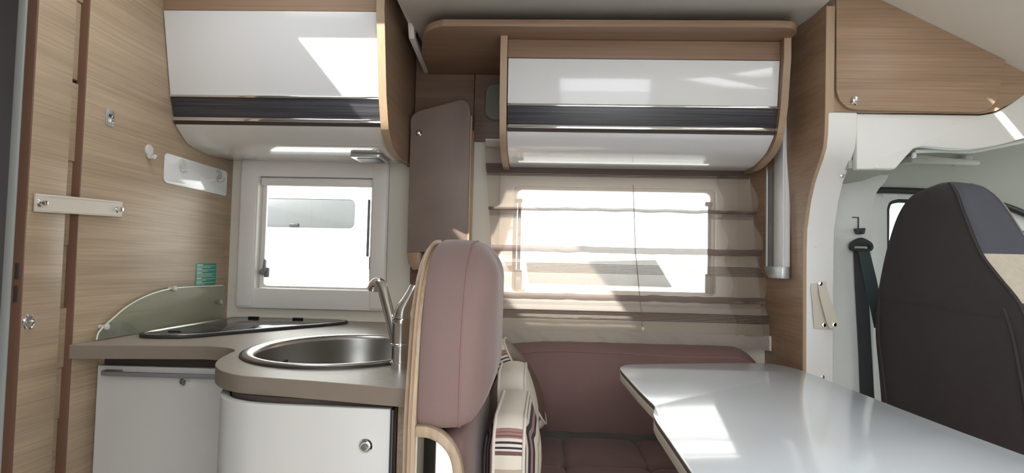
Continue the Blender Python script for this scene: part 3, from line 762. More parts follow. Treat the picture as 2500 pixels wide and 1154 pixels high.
# arched mirror frame on the bench end
ar = catmull([(-0.1955, 0.868), (-0.170, 0.866), (-0.145, 0.853), (-0.125, 0.828), (-0.115, 0.795), (-0.113, 0.75), (-0.113, 0.60)], 6)
ain = catmull([(-0.197, 0.850), (-0.172, 0.848), (-0.152, 0.837), (-0.137, 0.817), (-0.131, 0.79), (-0.130, 0.75), (-0.130, 0.60)], 6)
prism('mirror_frame', ar + ain[::-1], 'Y', 1.068, 1.092, 'oak_upright', bn, bev=0.0015)
prism('mirror', ain + [(-0.1955, 0.60)], 'Y', 1.082, 1.090, 'mirror_silver', bn)
box('bench_end', -0.1955, -0.113, 1.092, 2.2, 0.0, 0.56, 'oak_along_depth', bn)
box('base', -0.10, 0.76, 1.62, 2.24, 0.0, 0.46, 'oak_along_length', bn)
box('seat_base', -0.11, 0.22, 1.15, 1.62, 0.0, 0.46, 'oak_along_length', bn)

# main backrest cushion (faces forward, seen from its end)
def backrest():
    t = thing('backrest_cushion', 'thick mauve suede backrest cushion on the bench divider', 'cushion', (-0.13, 1.6, 0.85))
    # outline in (y,z) follows the rounded panel
    def outline(ins):
        o_ = [(1.085 + ins, 0.872 + ins * 0.3), (1.083 + ins, 0.93), (1.090 + ins, 1.0), (1.108 + ins, 1.06), (1.140 + ins, 1.115), (1.185 + ins, 1.152 - ins * 0.5), (1.245 + ins * 0.8, 1.176 - ins), (1.33, 1.187 - ins), (1.40, 1.186 - ins), (1.46, 1.178 - ins), (1.505 - ins, 1.15 - ins), (1.52 - ins, 1.05), (1.52 - ins, 0.90), (1.505 - ins, 0.862 + ins), (1.40, 0.855 + ins), (1.25, 0.856 + ins), (1.12 + ins, 0.862 + ins)]
        return catmull(o_, 5, True)
    xs = [(-0.195, 0.0), (-0.188, -0.004), (-0.16, -0.005), (-0.125, -0.002)]
    lay = [(x, outline(i)) for x, i in xs]
    verts, faces = [], []
    for x, o_ in lay: verts += [(x, y, z) for y, z in o_]
    n = len(lay[0][1])
    for i in range(len(lay) - 1):
        for k in range(n): faces.append((i * n + k, i * n + (k + 1) % n, (i + 1) * n + (k + 1) % n, (i + 1) * n + k))
    faces.append(tuple(range(n)))
    pyd('boxing', verts, faces, 'mauve_suede', t, 50)
    # bulging front
    seam = lay[-1][1]
    verts, faces = [], []
    layers = 9
    for j in range(layers + 1):
        s = j / layers
        for y, z in outline(-0.002):
            cl_y = max(1.22, min(1.40, y)); cl_z = max(0.965, min(1.115, z))
            e = s ** 1.15
            y2 = y + (cl_y - y) * e; z2 = z + (cl_z - z) * e
            gather = -0.006 * max(0.0, 1 - abs(math.sin(y2 * 12.0)) * 2.6) * math.sin(s * math.pi) * (1 if z > 1.08 else 0.2)
            verts.append((-0.125 + 0.055 * math.sin(s * math.pi / 2) ** 0.62 + 0.002 * noise.noise((y2 * 9, z2 * 7, 1.0)) * s + gather, y2, z2))
    for i in range(layers):
        for k in range(n): faces.append((i * n + k, i * n + (k + 1) % n, (i + 1) * n + (k + 1) % n, (i + 1) * n + k))
    faces.append(tuple(range(layers * n, (layers + 1) * n)))
    pyd('front_panel', verts, faces, 'mauve_suede', t, 70)
    tube('seam_piping', [(-0.1245, y, z) for y, z in seam] + [(-0.1245, *seam[0])], 0.0016, 'mauve_piping', t, 6)
backrest()
lb = thing('lumbar_cushion', 'lower mauve cushion under the thick backrest, behind the striped cushions', 'cushion', (-0.13, 1.6, 0.57))
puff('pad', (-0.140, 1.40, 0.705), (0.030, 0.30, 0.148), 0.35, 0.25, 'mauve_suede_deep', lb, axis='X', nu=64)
tube('seam_piping', [(-0.120, 1.112, 0.60), (-0.120, 1.110, 0.79), (-0.125, 1.125, 0.835)], 0.0015, 'mauve_piping', lb, 6)

# long back cushion along the window wall
sc_ = thing('side_back_cushion', 'long mauve suede back cushion under the dinette window', 'cushion', (0.35, 2.2, 0.59))
n = 60; pv = []
secn = 14
verts, faces = [], []
for i in range(n + 1):
    x = -0.09 + 0.865 * i / n
    e = max(0.0, (x - 0.66) / 0.115); topz = 0.882 - 0.075 * min(1, e) ** 2.2 - 0.014 * max(0, (0.10 - x) / 0.19) ** 2
    pleats = 0.006 * math.sin(x * 62 + 2 * math.sin(x * 9)) * max(0, 1 - abs(x - 0.05) / 0.16) + 0.005 * math.sin(x * 75) * max(0, 1 - abs(x - 0.44) / 0.16)
    for k in range(secn + 1):
        t = k / secn
        if t < 0.72:
            s = t / 0.72; z = 0.592 + (topz - 0.028 - 0.592) * s
            y = 2.150 - 0.026 * math.sin(math.pi * min(1, s * 0.9 + 0.05)) + pleats * (1 - s) ** 0.5 + 0.012 * s ** 3
        else:
            s = (t - 0.72) / 0.28; a = s * math.pi / 2
            z = topz - 0.028 + 0.028 * math.sin(a); y = 2.162 + 0.085 * (1 - math.cos(a)) - 0.004
        verts.append((x, y, z))
    verts.append((x, 2.262, topz - 0.01)); verts.append((x, 2.262, 0.592))
L_ = secn + 3
for i in range(n):
    for k in range(L_):
        faces.append((i * L_ + k, i * L_ + (k + 1) % L_, (i + 1) * L_ + (k + 1) % L_, (i + 1) * L_ + k))
faces.append(tuple(range(L_))); faces.append(tuple(range(n * L_, (n + 1) * L_)))
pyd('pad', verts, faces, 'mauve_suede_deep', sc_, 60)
tube('seam_piping', [(-0.09 + 0.865 * i / n, verts[i * L_ + 10][1] - 0.001, verts[i * L_ + 10][2] + 0.004 * math.sin(i * 0.11)) for i in range(n + 1)], 0.0014, 'mauve_piping', sc_, 6)

# tufted seat cushions: each quilted panel a part
se = thing('seat_cushion', 'tufted mauve seat cushion of the L-shaped bench under the table', 'cushion', (0.3, 1.8, 0.46))
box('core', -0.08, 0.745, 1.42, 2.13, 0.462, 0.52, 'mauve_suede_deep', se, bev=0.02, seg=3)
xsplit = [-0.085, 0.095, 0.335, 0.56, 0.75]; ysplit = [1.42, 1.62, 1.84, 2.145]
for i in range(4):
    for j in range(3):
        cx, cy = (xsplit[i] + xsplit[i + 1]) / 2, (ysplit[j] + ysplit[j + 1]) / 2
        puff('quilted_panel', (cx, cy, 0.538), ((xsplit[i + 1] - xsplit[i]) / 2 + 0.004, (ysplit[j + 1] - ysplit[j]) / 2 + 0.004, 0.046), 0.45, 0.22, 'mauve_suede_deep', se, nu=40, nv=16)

# scatter cushions
def box_cushion(name, label, center, half, rot, mat_side, mat_face, seam=True):
    t = thing('scatter_cushion', label, 'cushion', center, 'scatter cushions on the bench')
    C = Vector(center)
    hx, hy, hz = half     # hx = thickness half, y/z = face half sizes
    def shape(q):
        # square pillow: corners pulled in, faces bulge
        f = 1 - 0.10 * (abs(q.y / hy) ** 3) * (abs(q.z / hz) ** 3)
        pin = 1 - 0.0 * abs(q.y)
        return Vector((q.x * pin, q.y * f, q.z * f))
    # boxing band
    outl = [shape(Vector((0, y, z))) for y, z in rrect(-hy, hy, -hz, hz, 0.055, 8)]
    n = len(outl); verts, faces, uvs = [], [], []
    arc = 0
    for k, p in enumerate(outl):
        nx = p.normalized()
        for s in (-1, -0.5, 0, 0.5, 1):
            w = 0.008 * (1 - s * s)
            verts.append(C + rot @ Vector((hx * s, p.y + nx.y * w, p.z + nx.z * w))); uvs.append((s, hz - p.z))
    for k in range(n):
        for s in range(4): faces.append((k * 5 + s, k * 5 + s + 1, ((k + 1) % n) * 5 + s + 1, ((k + 1) % n) * 5 + s))
    pyd('boxing', verts, faces, mat_side, t, 60, uvs)
    for sgn in (-1, 1):
        verts, faces, uvs = [], [], []
        for j in range(7):
            s = j / 6
            for p in outl:
                q = p * (1 - s * 0.98)
                verts.append(C + rot @ Vector((sgn * (hx + 0.035 * math.sin(s * math.pi / 2)), q.y, q.z)))
                uvs.append((q.y, (1 - max(abs(q.y) / hy, abs(q.z) / hz)) * 0.25 + 0.012 if mat_face == 'cushion_stripes_bold' else hz - q.z))
        for i in range(6):
            for k in range(n): faces.append((i * n + k, i * n + (k + 1) % n, (i + 1) * n + (k + 1) % n, (i + 1) * n + k))
        faces.append(tuple(range(6 * n, 7 * n)))
        pyd('face_panel', verts, faces, mat_face, t, 60, uvs)
        tube('piping', [C + rot @ Vector((sgn * hx, p.y * 1.004, p.z * 1.004)) for p in outl + outl[:1]], 0.0035, 'cream_cotton', t, 8)
R_ = lambda rz, rx, ry=0: Matrix.Rotation(rz, 3, 'Z') @ Matrix.Rotation(rx, 3, 'X') @ Matrix.Rotation(ry, 3, 'Y')
box_cushion('front', 'striped scatter cushion with navy, cream and mauve bands, nearest the camera', (-0.043, 1.440, 0.711), (0.030, 0.170, 0.126), R_(-0.02, 0.02, 0.0), 'cushion_stripes', 'cushion_stripes_bold')
box_cushion('mid', 'plain cream scatter cushion standing behind the striped one', (-0.052, 1.755, 0.725), (0.034, 0.130, 0.138), R_(0.0, 0.0, -0.03), 'cream_cotton', 'cream_cotton')
box_cushion('back', 'tilted striped scatter cushion in the corner below the window', (-0.050, 2.005, 0.772), (0.027, 0.105, 0.140), R_(0.0, 0.0, -0.50), 'cushion_stripes', 'cushion_leather')

# table
TZ = 0.85
tb = thing('dinette_table', 'glossy white dinette table with stepped edge and dark band', 'table', (0.5, 1.5, 0))
to = [ZP(a, b_, TZ) for a, b_ in ((2500, 1110), (2350, 1055), (2200, 998), (2050, 939))] + \
     catmull([ZP(1990, 916, TZ), ZP(1945, 900, TZ), ZP(1885, 888, TZ), ZP(1820, 885, TZ)], 6) + \
     [ZP(1600, 888, TZ)] + catmull([ZP(1560, 888.5, TZ), ZP(1530, 890, TZ), ZP(1514, 897, TZ), ZP(1519, 907, TZ)], 6) + \
     [ZP(1555, 947, TZ)] + catmull([ZP(1585, 977, TZ), ZP(1598, 991, TZ), ZP(1595, 1010, TZ), ZP(1604, 1030, TZ)], 6) + \
     [ZP(1640, 1081, TZ), ZP(1690, 1154, TZ)]
xr, xl_ = to[0][0], to[-1][0]
to = [(xr + 0.004, 0.62)] + to + [(xl_ - 0.002, 0.62)]
def inset_n(poly, d):
    out = []
    n_ = len(poly)
    A = sum(poly[i][0] * poly[(i + 1) % n_][1] - poly[(i + 1) % n_][0] * poly[i][1] for i in range(n_))
    sg_ = 1 if A > 0 else -1
    for i, p in enumerate(poly):
        a = poly[i - 1]; b_ = poly[(i + 1) % n_]
        dx, dy = b_[0] - a[0], b_[1] - a[1]; l = math.hypot(dx, dy) or 1
        out.append((p[0] - sg_ * dy / l * d, p[1] + sg_ * dx / l * d))
    return out
prism('white_top', to, 'Z', TZ - 0.0035, TZ, 'table_laminate', tb, bev=0.001)
prism('dark_band', inset_n(to, 0.0015), 'Z', TZ - 0.0125, TZ - 0.0035, 'table_dark_band', tb)
prism('cream_edge', inset_n(to, 0.0005), 'Z', TZ - 0.032, TZ - 0.0125, 'table_cream_band', tb, bev=0.002)
lathe('pedestal_leg', [(0.03, 0.02), (0.03, TZ - 0.032)], (0.52, 1.25, 0), (0, 0, 1), 'satin_steel', tb)
lathe('foot_plate', [(0.16, 0.0), (0.16, 0.012), (0.04, 0.02)], (0.52, 1.25, 0), (0, 0, 1), 'satin_steel', tb)

# sheer roman blind
bl = thing('roman_blind', 'sheer striped roman blind hanging over the dinette window', 'blind', (0.3, 2.26, 0.87))
ZH = 0.868; nx_, nz_ = 70, 130
folds = [(1.338, 0.018), (1.196, 0.014), (1.028, 0.014)]
def blind_xy(u, z):
    k = (z - ZH) / (1.585 - ZH)
    xl2 = -0.127 + (-0.192 + 0.127) * k; xr2 = 0.815 + (0.737 - 0.815) * k
    xr2 += 0.010 * math.sin((z - 0.92) * 44) * (1 if z > 0.95 else 0.3)
    return xl2 + (xr2 - xl2) * u
def blind_y(u, z):
    y = 2.246 - 0.016 * (1 - (z - ZH) / 0.72)
    for fz, a in folds: y -= a * math.exp(-((z - fz) / 0.010) ** 2)
    for fz, a in folds: y -= 0.010 * max(0, 1 - (z - fz) / 0.10) * (z > fz)
    x = blind_xy(u, z)
    y += 0.003 * noise.noise((x * 6, z * 9, 3)) + 0.008 * math.exp(-((u - 0.93) / 0.05) ** 2) * math.sin(z * 38)
    return y
verts, faces, uvs = [], [], []
for j in range(nz_ + 1):
    z = 0.915 + (1.585 - 0.915) * j / nz_
    for i in range(nx_ + 1):
        u = i / nx_
        verts.append((blind_xy(u, z), blind_y(u, z), z)); uvs.append((u, z - ZH))
for j in range(nz_):
    for i in range(nx_):
        a = j * (nx_ + 1) + i; faces.append((a, a + 1, a + nx_ + 2, a + nx_ + 1))
pyd('voile', verts, faces, 'voile', bl, 80, uvs)
def strip(name, za, zb, mat, dy, wob=0.002, crease=0):
    verts, faces, uvs = [], [], []
    for j in range(9):
        for i in range(nx_ * 2 + 1):
            u = i / (nx_ * 2); z = za + (zb - za) * j / 8
            zw = z + wob * noise.noise((u * 16, za * 5, 0.0))
            cr = crease * noise.noise((u * 26 + (z - za) * 30, z * 22, 7.0))
            verts.append((blind_xy(u, z), blind_y(u, za + 0.02) - dy + cr - 0.004 * math.sin(math.pi * j / 8), zw)); uvs.append((u, zw - ZH))
    W_ = nx_ * 2 + 1
    for j in range(8):
        for i in range(nx_ * 2):
            a = j * W_ + i; faces.append((a, a + 1, a + W_ + 1, a + W_))
    return pyd(name, verts, faces, mat, bl, 80, uvs)
for fz, th in ((1.340, 0.012), (1.200, 0.022), (1.036, 0.022)):
    strip('fold', fz - th / 2, fz + th / 2, 'voile_fold', 0.014, 0.0035, 0.004)
strip('dark_fold', 1.468, 1.500, 'voile_fold', 0.012, 0.001, 0.001)
sv, sf, su = [], [], []
for j in range(nz_ + 1):
    z = 0.915 + (1.585 - 0.915) * j / nz_
    for i in range(9):
        u = 0.875 + 0.125 * i / 8
        sv.append((blind_xy(u, z), blind_y(u, z) - 0.005 - 0.006 * math.sin(i * 1.1 + z * 30), z)); su.append((u, z - ZH))
for j in range(nz_):
    for i in range(8): sf.append((j * 9 + i, j * 9 + i + 1, (j + 1) * 9 + i + 1, (j + 1) * 9 + i))
pyd('side_hem', sv, sf, 'voile', bl, 80, su)
strip('hem', 0.868, 0.918, 'satin_hem', 0.006, 0.002, 0.007)
for sx in (blind_xy(0.004, 0.9), blind_xy(0.996, 0.9)):
    box('hem_end', sx - 0.004, sx + 0.004, 2.212, 2.224, 0.868, 0.918, 'cream_cotton', bl, bev=0.001)
xs_ = 0.40
tube('pull_cord', [(0.335, 2.226, 1.43), (0.345, 2.222, 1.20), (0.372, 2.212, 0.935)], 0.0012, 'mauve_piping', bl, 6)
lathe('cord_knob', [(0.004, 0), (0.006, 0.006), (0.003, 0.014)], (0.372, 2.208, 0.925), (0, 0, 1), 'cream_cotton', bl, 12)
box('head_rail', -0.19, 0.735, 2.255, 2.285, 1.565, 1.592, 'window_plastic', bl)

# bed guide rail on the right partition
rl = thing('bed_guide_rail', 'white aluminium guide rail with grey end cap on the right partition', 'rail', (0.76, 2.08, 1.15))
ry0, _ = XP(1870, 500, 0.772); ry1, _ = XP(1912, 640, 0.772)
zc_ = XP(1890, 651, 0.772)[1]
Xw = px_at(1.3, 2.1)
box('channel_back', 0.779, Xw + 0.004, ry1, ry0, zc_, 1.885, 'aluminium_white', rl)
wd = ry0 - ry1
box('flange', 0.770, 0.780, ry1, ry1 + wd * 0.50, zc_, 1.885, 'aluminium_white', rl, bev=0.002)
box('slot', 0.776, 0.780, ry1 + wd * 0.50, ry1 + wd * 0.74, zc_, 1.885, 'oval_recess', rl, bev=0)
box('dark_channel', 0.774, 0.780, ry1 + wd * 0.74, ry1 + wd * 0.93, zc_, 1.885, 'grey_plastic', rl, bev=0.001)
box('flange', 0.771, 0.780, ry1 + wd * 0.93, ry0, zc_, 1.885, 'aluminium_white', rl, bev=0.001)
prism('end_cap', [(ry1, zc_ + 0.002), (ry0 + 0.002, zc_ + 0.002), (ry0 - 0.01, zc_ - 0.022), (ry0 - 0.04, zc_ - 0.038), (ry1, zc_ - 0.038)], 'X', 0.767, Xw + 0.004, 'aluminium_grey', rl, bev=0.004)

# =================================================================== CAB
# white shoulder moulding following the partition edge
mo = thing('cab_pillar_moulding', 'tall white moulding capping the front edge of the wood partition', 'moulding', (0.845, 1.93, 0))
zl_ = [0.0, 0.6, 0.846, 1.10, 1.20, 1.267, 1.31, 1.35, 1.38, 1.40, 1.43, 1.46, 1.49, 1.53, 1.588]
prism('cover', [(pfy(z) - 0.004, z) for z in zl_] + [(pfy(z) + 0.035, z) for z in zl_[::-1]], 'X', 0.806, 0.889, 'cab_white', mo, bev=0.006, seg=3)
def dot(parent, px_, py_, Y, mat, r=0.006, name='screw_cap'):
    x, z = YP(px_, py_, Y)
    return lathe(name, [(r, 0), (r, 0.002), (r * 0.6, 0.0035), (0.0005, 0.0036)], (x, Y + 0.0005, z), (0, -1, 0), mat, parent, 16)
dot(mo, 2057, 428, pfy(1.42) - 0.004, 'hook_silver', 0.007, 'screw')
dot(mo, 1993, 599, pfy(1.22) - 0.004, 'cab_white')
dot(mo, 2008, 920, pfy(0.85) - 0.004, 'hook_silver', 0.006, 'screw')
# white header over the cab opening
YH = 1.796
hd = thing('cab_header_panel', 'white header panel arching over the cab opening', 'panel', (1.3, YH, 1.45))
up = [(0.8895, 1.586), (1.226, 1.586)] + catmull([(1.26, 1.592), (1.30, 1.612), (1.355, 1.652), (1.40, 1.672)], 5) + [(1.50, capz(1.50) - 0.002), (2.05, capz(2.05) - 0.002)]
lo = [(2.05, capz(2.05) - 0.05), (1.70, 1.485), (1.60, 1.520), (1.50, 1.540), (1.42, 1.537)] + catmull([(1.345, 1.523), (1.26, 1.500), (1.18, 1.490), (1.07, 1.497)], 5) + catmull([(1.045, 1.490), (1.02, 1.462), (0.995, 1.432)], 5) + [(0.8895, 1.429)]
prism('panel', up + lo, 'Y', YH, YH + 0.025, 'cab_white', hd, bev=0.004, seg=3)
dot(hd, 2330, 299, YH, 'cab_white'); dot(hd, 2139, 406, YH, 'cab_white')
cr_ = catmull([(*YP(2237, 368, 1.83),), (*YP(2300, 366, 1.83),), (*YP(2370, 368, 1.83),), (*YP(2440, 356, 1.83),), (*YP(2520, 340, 1.83),)], 6)
crl = thing('curtain_rail', 'thin white curtain rail under the cab header', 'rail', (1.25, 1.83, 1.48))
tube('track', [(x, 1.838, z) for x, z in cr_], 0.006, 'aluminium_white', crl, 8)
lathe('end_stop', [(0.006, 0), (0.007, 0.008), (0.004, 0.014)], (cr_[0][0] - 0.002, 1.838, cr_[0][1] - 0.018), (0, 0, 1), 'aluminium_white', crl, 12)
# overhead cupboard at the cab side
cu = thing('cab_cupboard', 'oak side cupboard with chrome push knob above the cab', 'cupboard', (1.1, 1.85, 1.6))
dout = [(0.826, capz(0.826) - 0.035)]
ddo = [(0.826, capz(0.826) + 0.0)] + [(0.826, 1.65)] + catmull([(0.828, 1.638), (0.838, 1.615), (0.858, 1.598), (0.885, 1.592)], 5) + [(1.20, 1.590)] + catmull([(1.225, 1.593), (1.245, 1.605), (1.262, 1.63)], 5) + [(1.285, capz(1.285))]
prism('face_frame', [(0.8235, capz(0.8235) - 0.001), (0.8235, 1.589), (1.226, 1.589), (1.265, 1.597), (1.305, 1.618), (1.365, 1.661), (1.42, capz(1.42) - 0.001)], 'Y', 1.791, 1.826, 'oak_warm_length', cu)
cdr = prism('door', [(x, min(z, capz(x) - 0.001)) for x, z in ddo], 'Y', 1.778, 1.790, 'oak_warm_length', cu, bev=0.0015)
prism('body', [(0.823, capz(0.823) - 0.001), (0.823, 1.588), (1.60, 1.588), (1.60, capz(1.60) - 0.001)], 'Y', 1.826, 2.25, 'oak_warm_length', cu)
kx, kz = YP(2086, 245, 1.778)
lathe('push_knob', [(0.013, 0), (0.013, 0.003), (0.010, 0.006), (0.009, 0.011), (0.004, 0.013), (0.0005, 0.0131)], (kx, 1.778, kz), (0, -1, 0), 'chrome', cdr, 22)
# B-pillar trim, headliner and door of the cab
bp_ = room('wall_cab')
prism('pillar_trim', [(0.87, 0.0), (0.87, 1.46)] + catmull([(1.135, 1.46), (1.122, 1.435), (1.098, 1.405), (1.085, 1.36), (1.082, 1.25)], 5) + [(1.085, 0.9), (1.09, 0.0)], 'Y', 2.085, 2.16, 'cab_plastic', bp_, bev=0.006, seg=3)
prism('pillar_cap', [(1.822, 1.436), (1.90, 1.428), (1.99, 1.424), (2.085, 1.428), (2.15, 1.428), (2.15, 1.44), (1.822, 1.46)], 'X', 0.88, 1.0, 'headliner_cloth', bp_)
hlx = [0.87, 1.0, 1.15, 1.30, 1.42, 1.52, 1.62, 1.74, 1.9, 2.26]
hlz = [1.428, 1.428, 1.428, 1.428, 1.418, 1.398, 1.365, 1.31, 1.22, 1.02]
sec = catmull([(1.80, 1.575), (1.90, 1.572), (2.0, 1.560), (2.10, 1.520), (2.16, 1.475), (2.20, 1.428)], 4)
verts, faces = [], []
for x, zb_ in zip(hlx, hlz):
    for y, z in sec:
        k = (1.575 - z) / (1.575 - 1.428)
        verts.append((x, y, 1.575 + (zb_ - 1.575) * k))
ns_ = len(sec)
for i in range(len(hlx) - 1):
    for k in range(ns_ - 1): faces.append((i * ns_ + k, i * ns_ + k + 1, (i + 1) * ns_ + k + 1, (i + 1) * ns_ + k))
hl = pyd('headliner', verts, faces, 'headliner_cloth', bp_, 60)
md = hl.modifiers.new('thickness', 'SOLIDIFY'); md.thickness = 0.006
cd = room('door_2')
outd = [(1.09, 0.0), (1.09, 1.425)] + [(x, z - 0.004) for x, z in zip(hlx[2:], hlz[2:])] + [(2.26, 0.0)]
hol = catmull([(1.19, 1.36), (1.20, 1.385), (1.23, 1.395)], 4) + [(1.36, 1.393), (1.46, 1.372), (1.56, 1.335), (1.66, 1.285), (1.80, 1.19), (1.95, 1.06), (2.0, 0.98), (1.19, 0.95)]
prism('panel', outd, 'Y', 2.20, 2.235, 'cab_plastic', cd, holes=[hol])
prism('recess', rrect(*[YP(2153, 470, 2.2)[0], YP(2190, 470, 2.2)[0], YP(2170, 483, 2.2)[1], YP(2170, 466, 2.2)[1]], 0.006), 'Y', 2.1965, 2.2, 'cab_plastic', cd, bev=0.0015)
prism('window_seal', hol, 'Y', 2.206, 2.229, 'black_plastic', cd, holes=[inset_n(hol, 0.012)])
prism('pane', inset_n(hol, 0.006), 'Y', 2.216, 2.220, 'cab_glass', cd)
tube('door_seal', catmull([(1.09, 2.190, 1.30), (1.105, 2.190, 1.40), (1.135, 2.19, 1.421), (1.30, 2.19, 1.421), (1.42, 2.19, 1.412), (1.52, 2.19, 1.392), (1.62, 2.19, 1.359), (1.74, 2.19, 1.305), (1.9, 2.19, 1.215)], 5), 0.011, 'black_plastic', cd, 8)
# grab handle
gx0, gz0 = YP(2214, 390, 2.06); gx1, gz1 = YP(2380, 396, 2.06)
gh = thing('grab_handle', 'grey folding grab handle on the cab headliner', 'handle', (gx0, 2.06, gz0))
prism('grip', [(gx0, gz0 - 0.012), (gx0 + 0.002, gz0 + 0.012), (gx0 + 0.03, gz0 + 0.014), (gx0 + 0.07, gz0 + 0.008), (gx1 - 0.05, gz1 + 0.006), (gx1, gz1 + 0.004), (gx1 + 0.002, gz1 - 0.012)], 'Y', 2.035, 2.060, 'cab_plastic', gh, bev=0.005, seg=3)
box('hinge_lug', gx0 + 0.004, gx0 + 0.04, 2.055, 2.115, gz0 - 0.006, gz0 + 0.012, 'cab_plastic', gh, bev=0.003)
box('hinge_lug', gx1 - 0.035, gx1 - 0.012, 2.050, 2.115, gz1 - 0.004, gz1 + 0.020, 'cab_plastic', gh, bev=0.003)
# seat belt on the pillar
YS = 2.078
sbt = thing('seat_belt', 'black seat belt with guide loop on the cab pillar', 'seat belt', (1.05, YS, 0.6))
ax, az = YP(2097, 564, YS)
box('slider_slot', ax - 0.001, ax + 0.003, YS + 0.005, YS + 0.008, az, az + 0.045, 'dark_gasket', sbt, bev=0)
box('slider_slot', ax - 0.018, ax + 0.003, YS + 0.005, YS + 0.008, az + 0.043, az + 0.046, 'dark_gasket', sbt, bev=0)
prism('adjuster', [(ax - 0.016, az + 0.008), (ax + 0.016, az + 0.010), (ax + 0.012, az - 0.010), (ax - 0.010, az - 0.010)], 'Y', YS - 0.014, YS + 0.007, 'black_plastic', sbt, bev=0.003)
gx, gz = YP(2101, 600, YS - 0.02)
prism('guide_loop', catmull([(gx - 0.036, gz - 0.006), (gx - 0.030, gz + 0.012), (gx, gz + 0.026), (gx + 0.030, gz + 0.012), (gx + 0.037, gz - 0.004), (gx + 0.028, gz - 0.016), (gx, gz - 0.019), (gx - 0.028, gz - 0.017)], 5, True), 'Y', YS - 0.030, YS - 0.012, 'black_plastic', sbt, bev=0.004, seg=3,
      holes=[rrect(gx - 0.022, gx + 0.024, gz - 0.010, gz - 0.001, 0.004, 3)])
plain('belt_sheen', (0.022, 0.042, 0.046), 0.4)
def ribbon(name, pts_, wv, t, mat, parent):
    verts, faces = [], []
    for (a, b_) in pts_:
        a, b_ = Vector(a), Vector(b_)
        for q in (a, b_, b_ + Vector((0, t, 0)), a + Vector((0, t, 0))): verts.append(q)
    for i in range(len(pts_) - 1):
        for k in range(4): faces.append((4 * i + k, 4 * i + (k + 1) % 4, 4 * i + 4 + (k + 1) % 4, 4 * i + 4 + k))
    faces += [(3, 2, 1, 0), tuple(4 * (len(pts_) - 1) + k for k in range(4))]
    return pyd(name, verts, faces, mat, parent, 30)
def P2(a, b_, Y): x, z = YP(a, b_, Y); return (x, Y, z)
ribbon('webbing', [(P2(2084, 606, 2.066), P2(2112, 606, 2.066)), (P2(2088, 700, 2.070), P2(2120, 700, 2.070)), (P2(2096, 850, 2.074), P2(2128, 850, 2.074)), ((1.045, 2.076, 0.55), (1.092, 2.076, 0.55))], 0, 0.0025, 'belt_webbing', sbt)
ribbon('webbing', [(P2(2094, 607, 2.052), P2(2122, 607, 2.052)), (P2(2110, 680, 2.03), P2(2140, 680, 2.03)), (P2(2135, 800, 1.985), P2(2165, 800, 1.985))], 0, 0.0025, 'belt_sheen', sbt)
# looped cream strap hanging on the moulding
yS = pfy(1.0) - 0.006
ls = thing('hanging_strap', 'cream looped strap with two eyelets hanging on the white moulding', 'strap', (0.85, yS, 0.97))
def loop_rib(name, pxs, wpx, Y0):
    vv = []
    for (a, b_, dy) in pxs:
        x, z = YP(a, b_, Y0 - dy); vv.append(((x, Y0 - dy, z)))
    return vv
def band(name, left, right, Y0, parent, mat='strap_leather'):
    pts_ = []
    for (a, b_, dy), (c, d, dy2) in zip(left, right):
        x, z = YP(a, b_, Y0 - dy); x2, z2 = YP(c, d, Y0 - dy2)
        pts_.append(((x, Y0 - dy, z), (x2, Y0 - dy2, z2)))
    return ribbon(name, pts_, 0, 0.003, mat, parent)
band('front_loop', [(2001, 688, 0.006), (1998, 700, 0.012), (2002, 725, 0.018), (2010, 755, 0.02), (2018, 785, 0.02), (2026, 802, 0.02)],
     [(2018, 686, 0.006), (2018, 698, 0.012), (2026, 725, 0.018), (2036, 755, 0.02), (2044, 780, 0.02), (2050, 797, 0.02)], yS, ls)
band('back_loop', [(1981, 692, 0.002), (1979, 705, 0.004), (1984, 740, 0.006), (1986, 775, 0.006), (1988, 800, 0.006)],
     [(1996, 690, 0.002), (1999, 705, 0.004), (2010, 740, 0.006), (2022, 775, 0.006), (2032, 803, 0.006)], yS, ls)
for a, b_, dy in ((2012, 793, 0.0065), (2037, 792, 0.0205)):
    x, z = YP(a, b_, yS - dy)
    lathe('eyelet', [(0.006, 0), (0.006, 0.002), (0.0035, 0.003), (0.0032, 0.0), (0.0005, 0.0)], (x, yS - dy, z), (0, -1, 0), 'chrome', ls, 16)
x, z = YP(1999, 692, yS)
lathe('hanging_stud', [(0.004, 0), (0.004, 0.012), (0.006, 0.014), (0.0005, 0.016)], (x, yS + 0.002, z), (0, -1, 0), 'chrome', ls, 12)

# driver's seat back
dsx = thing('driver_seat', 'dark brown cab seat seen from behind with beige shoulder panel', 'car seat', (1.1, 1.65, 0))
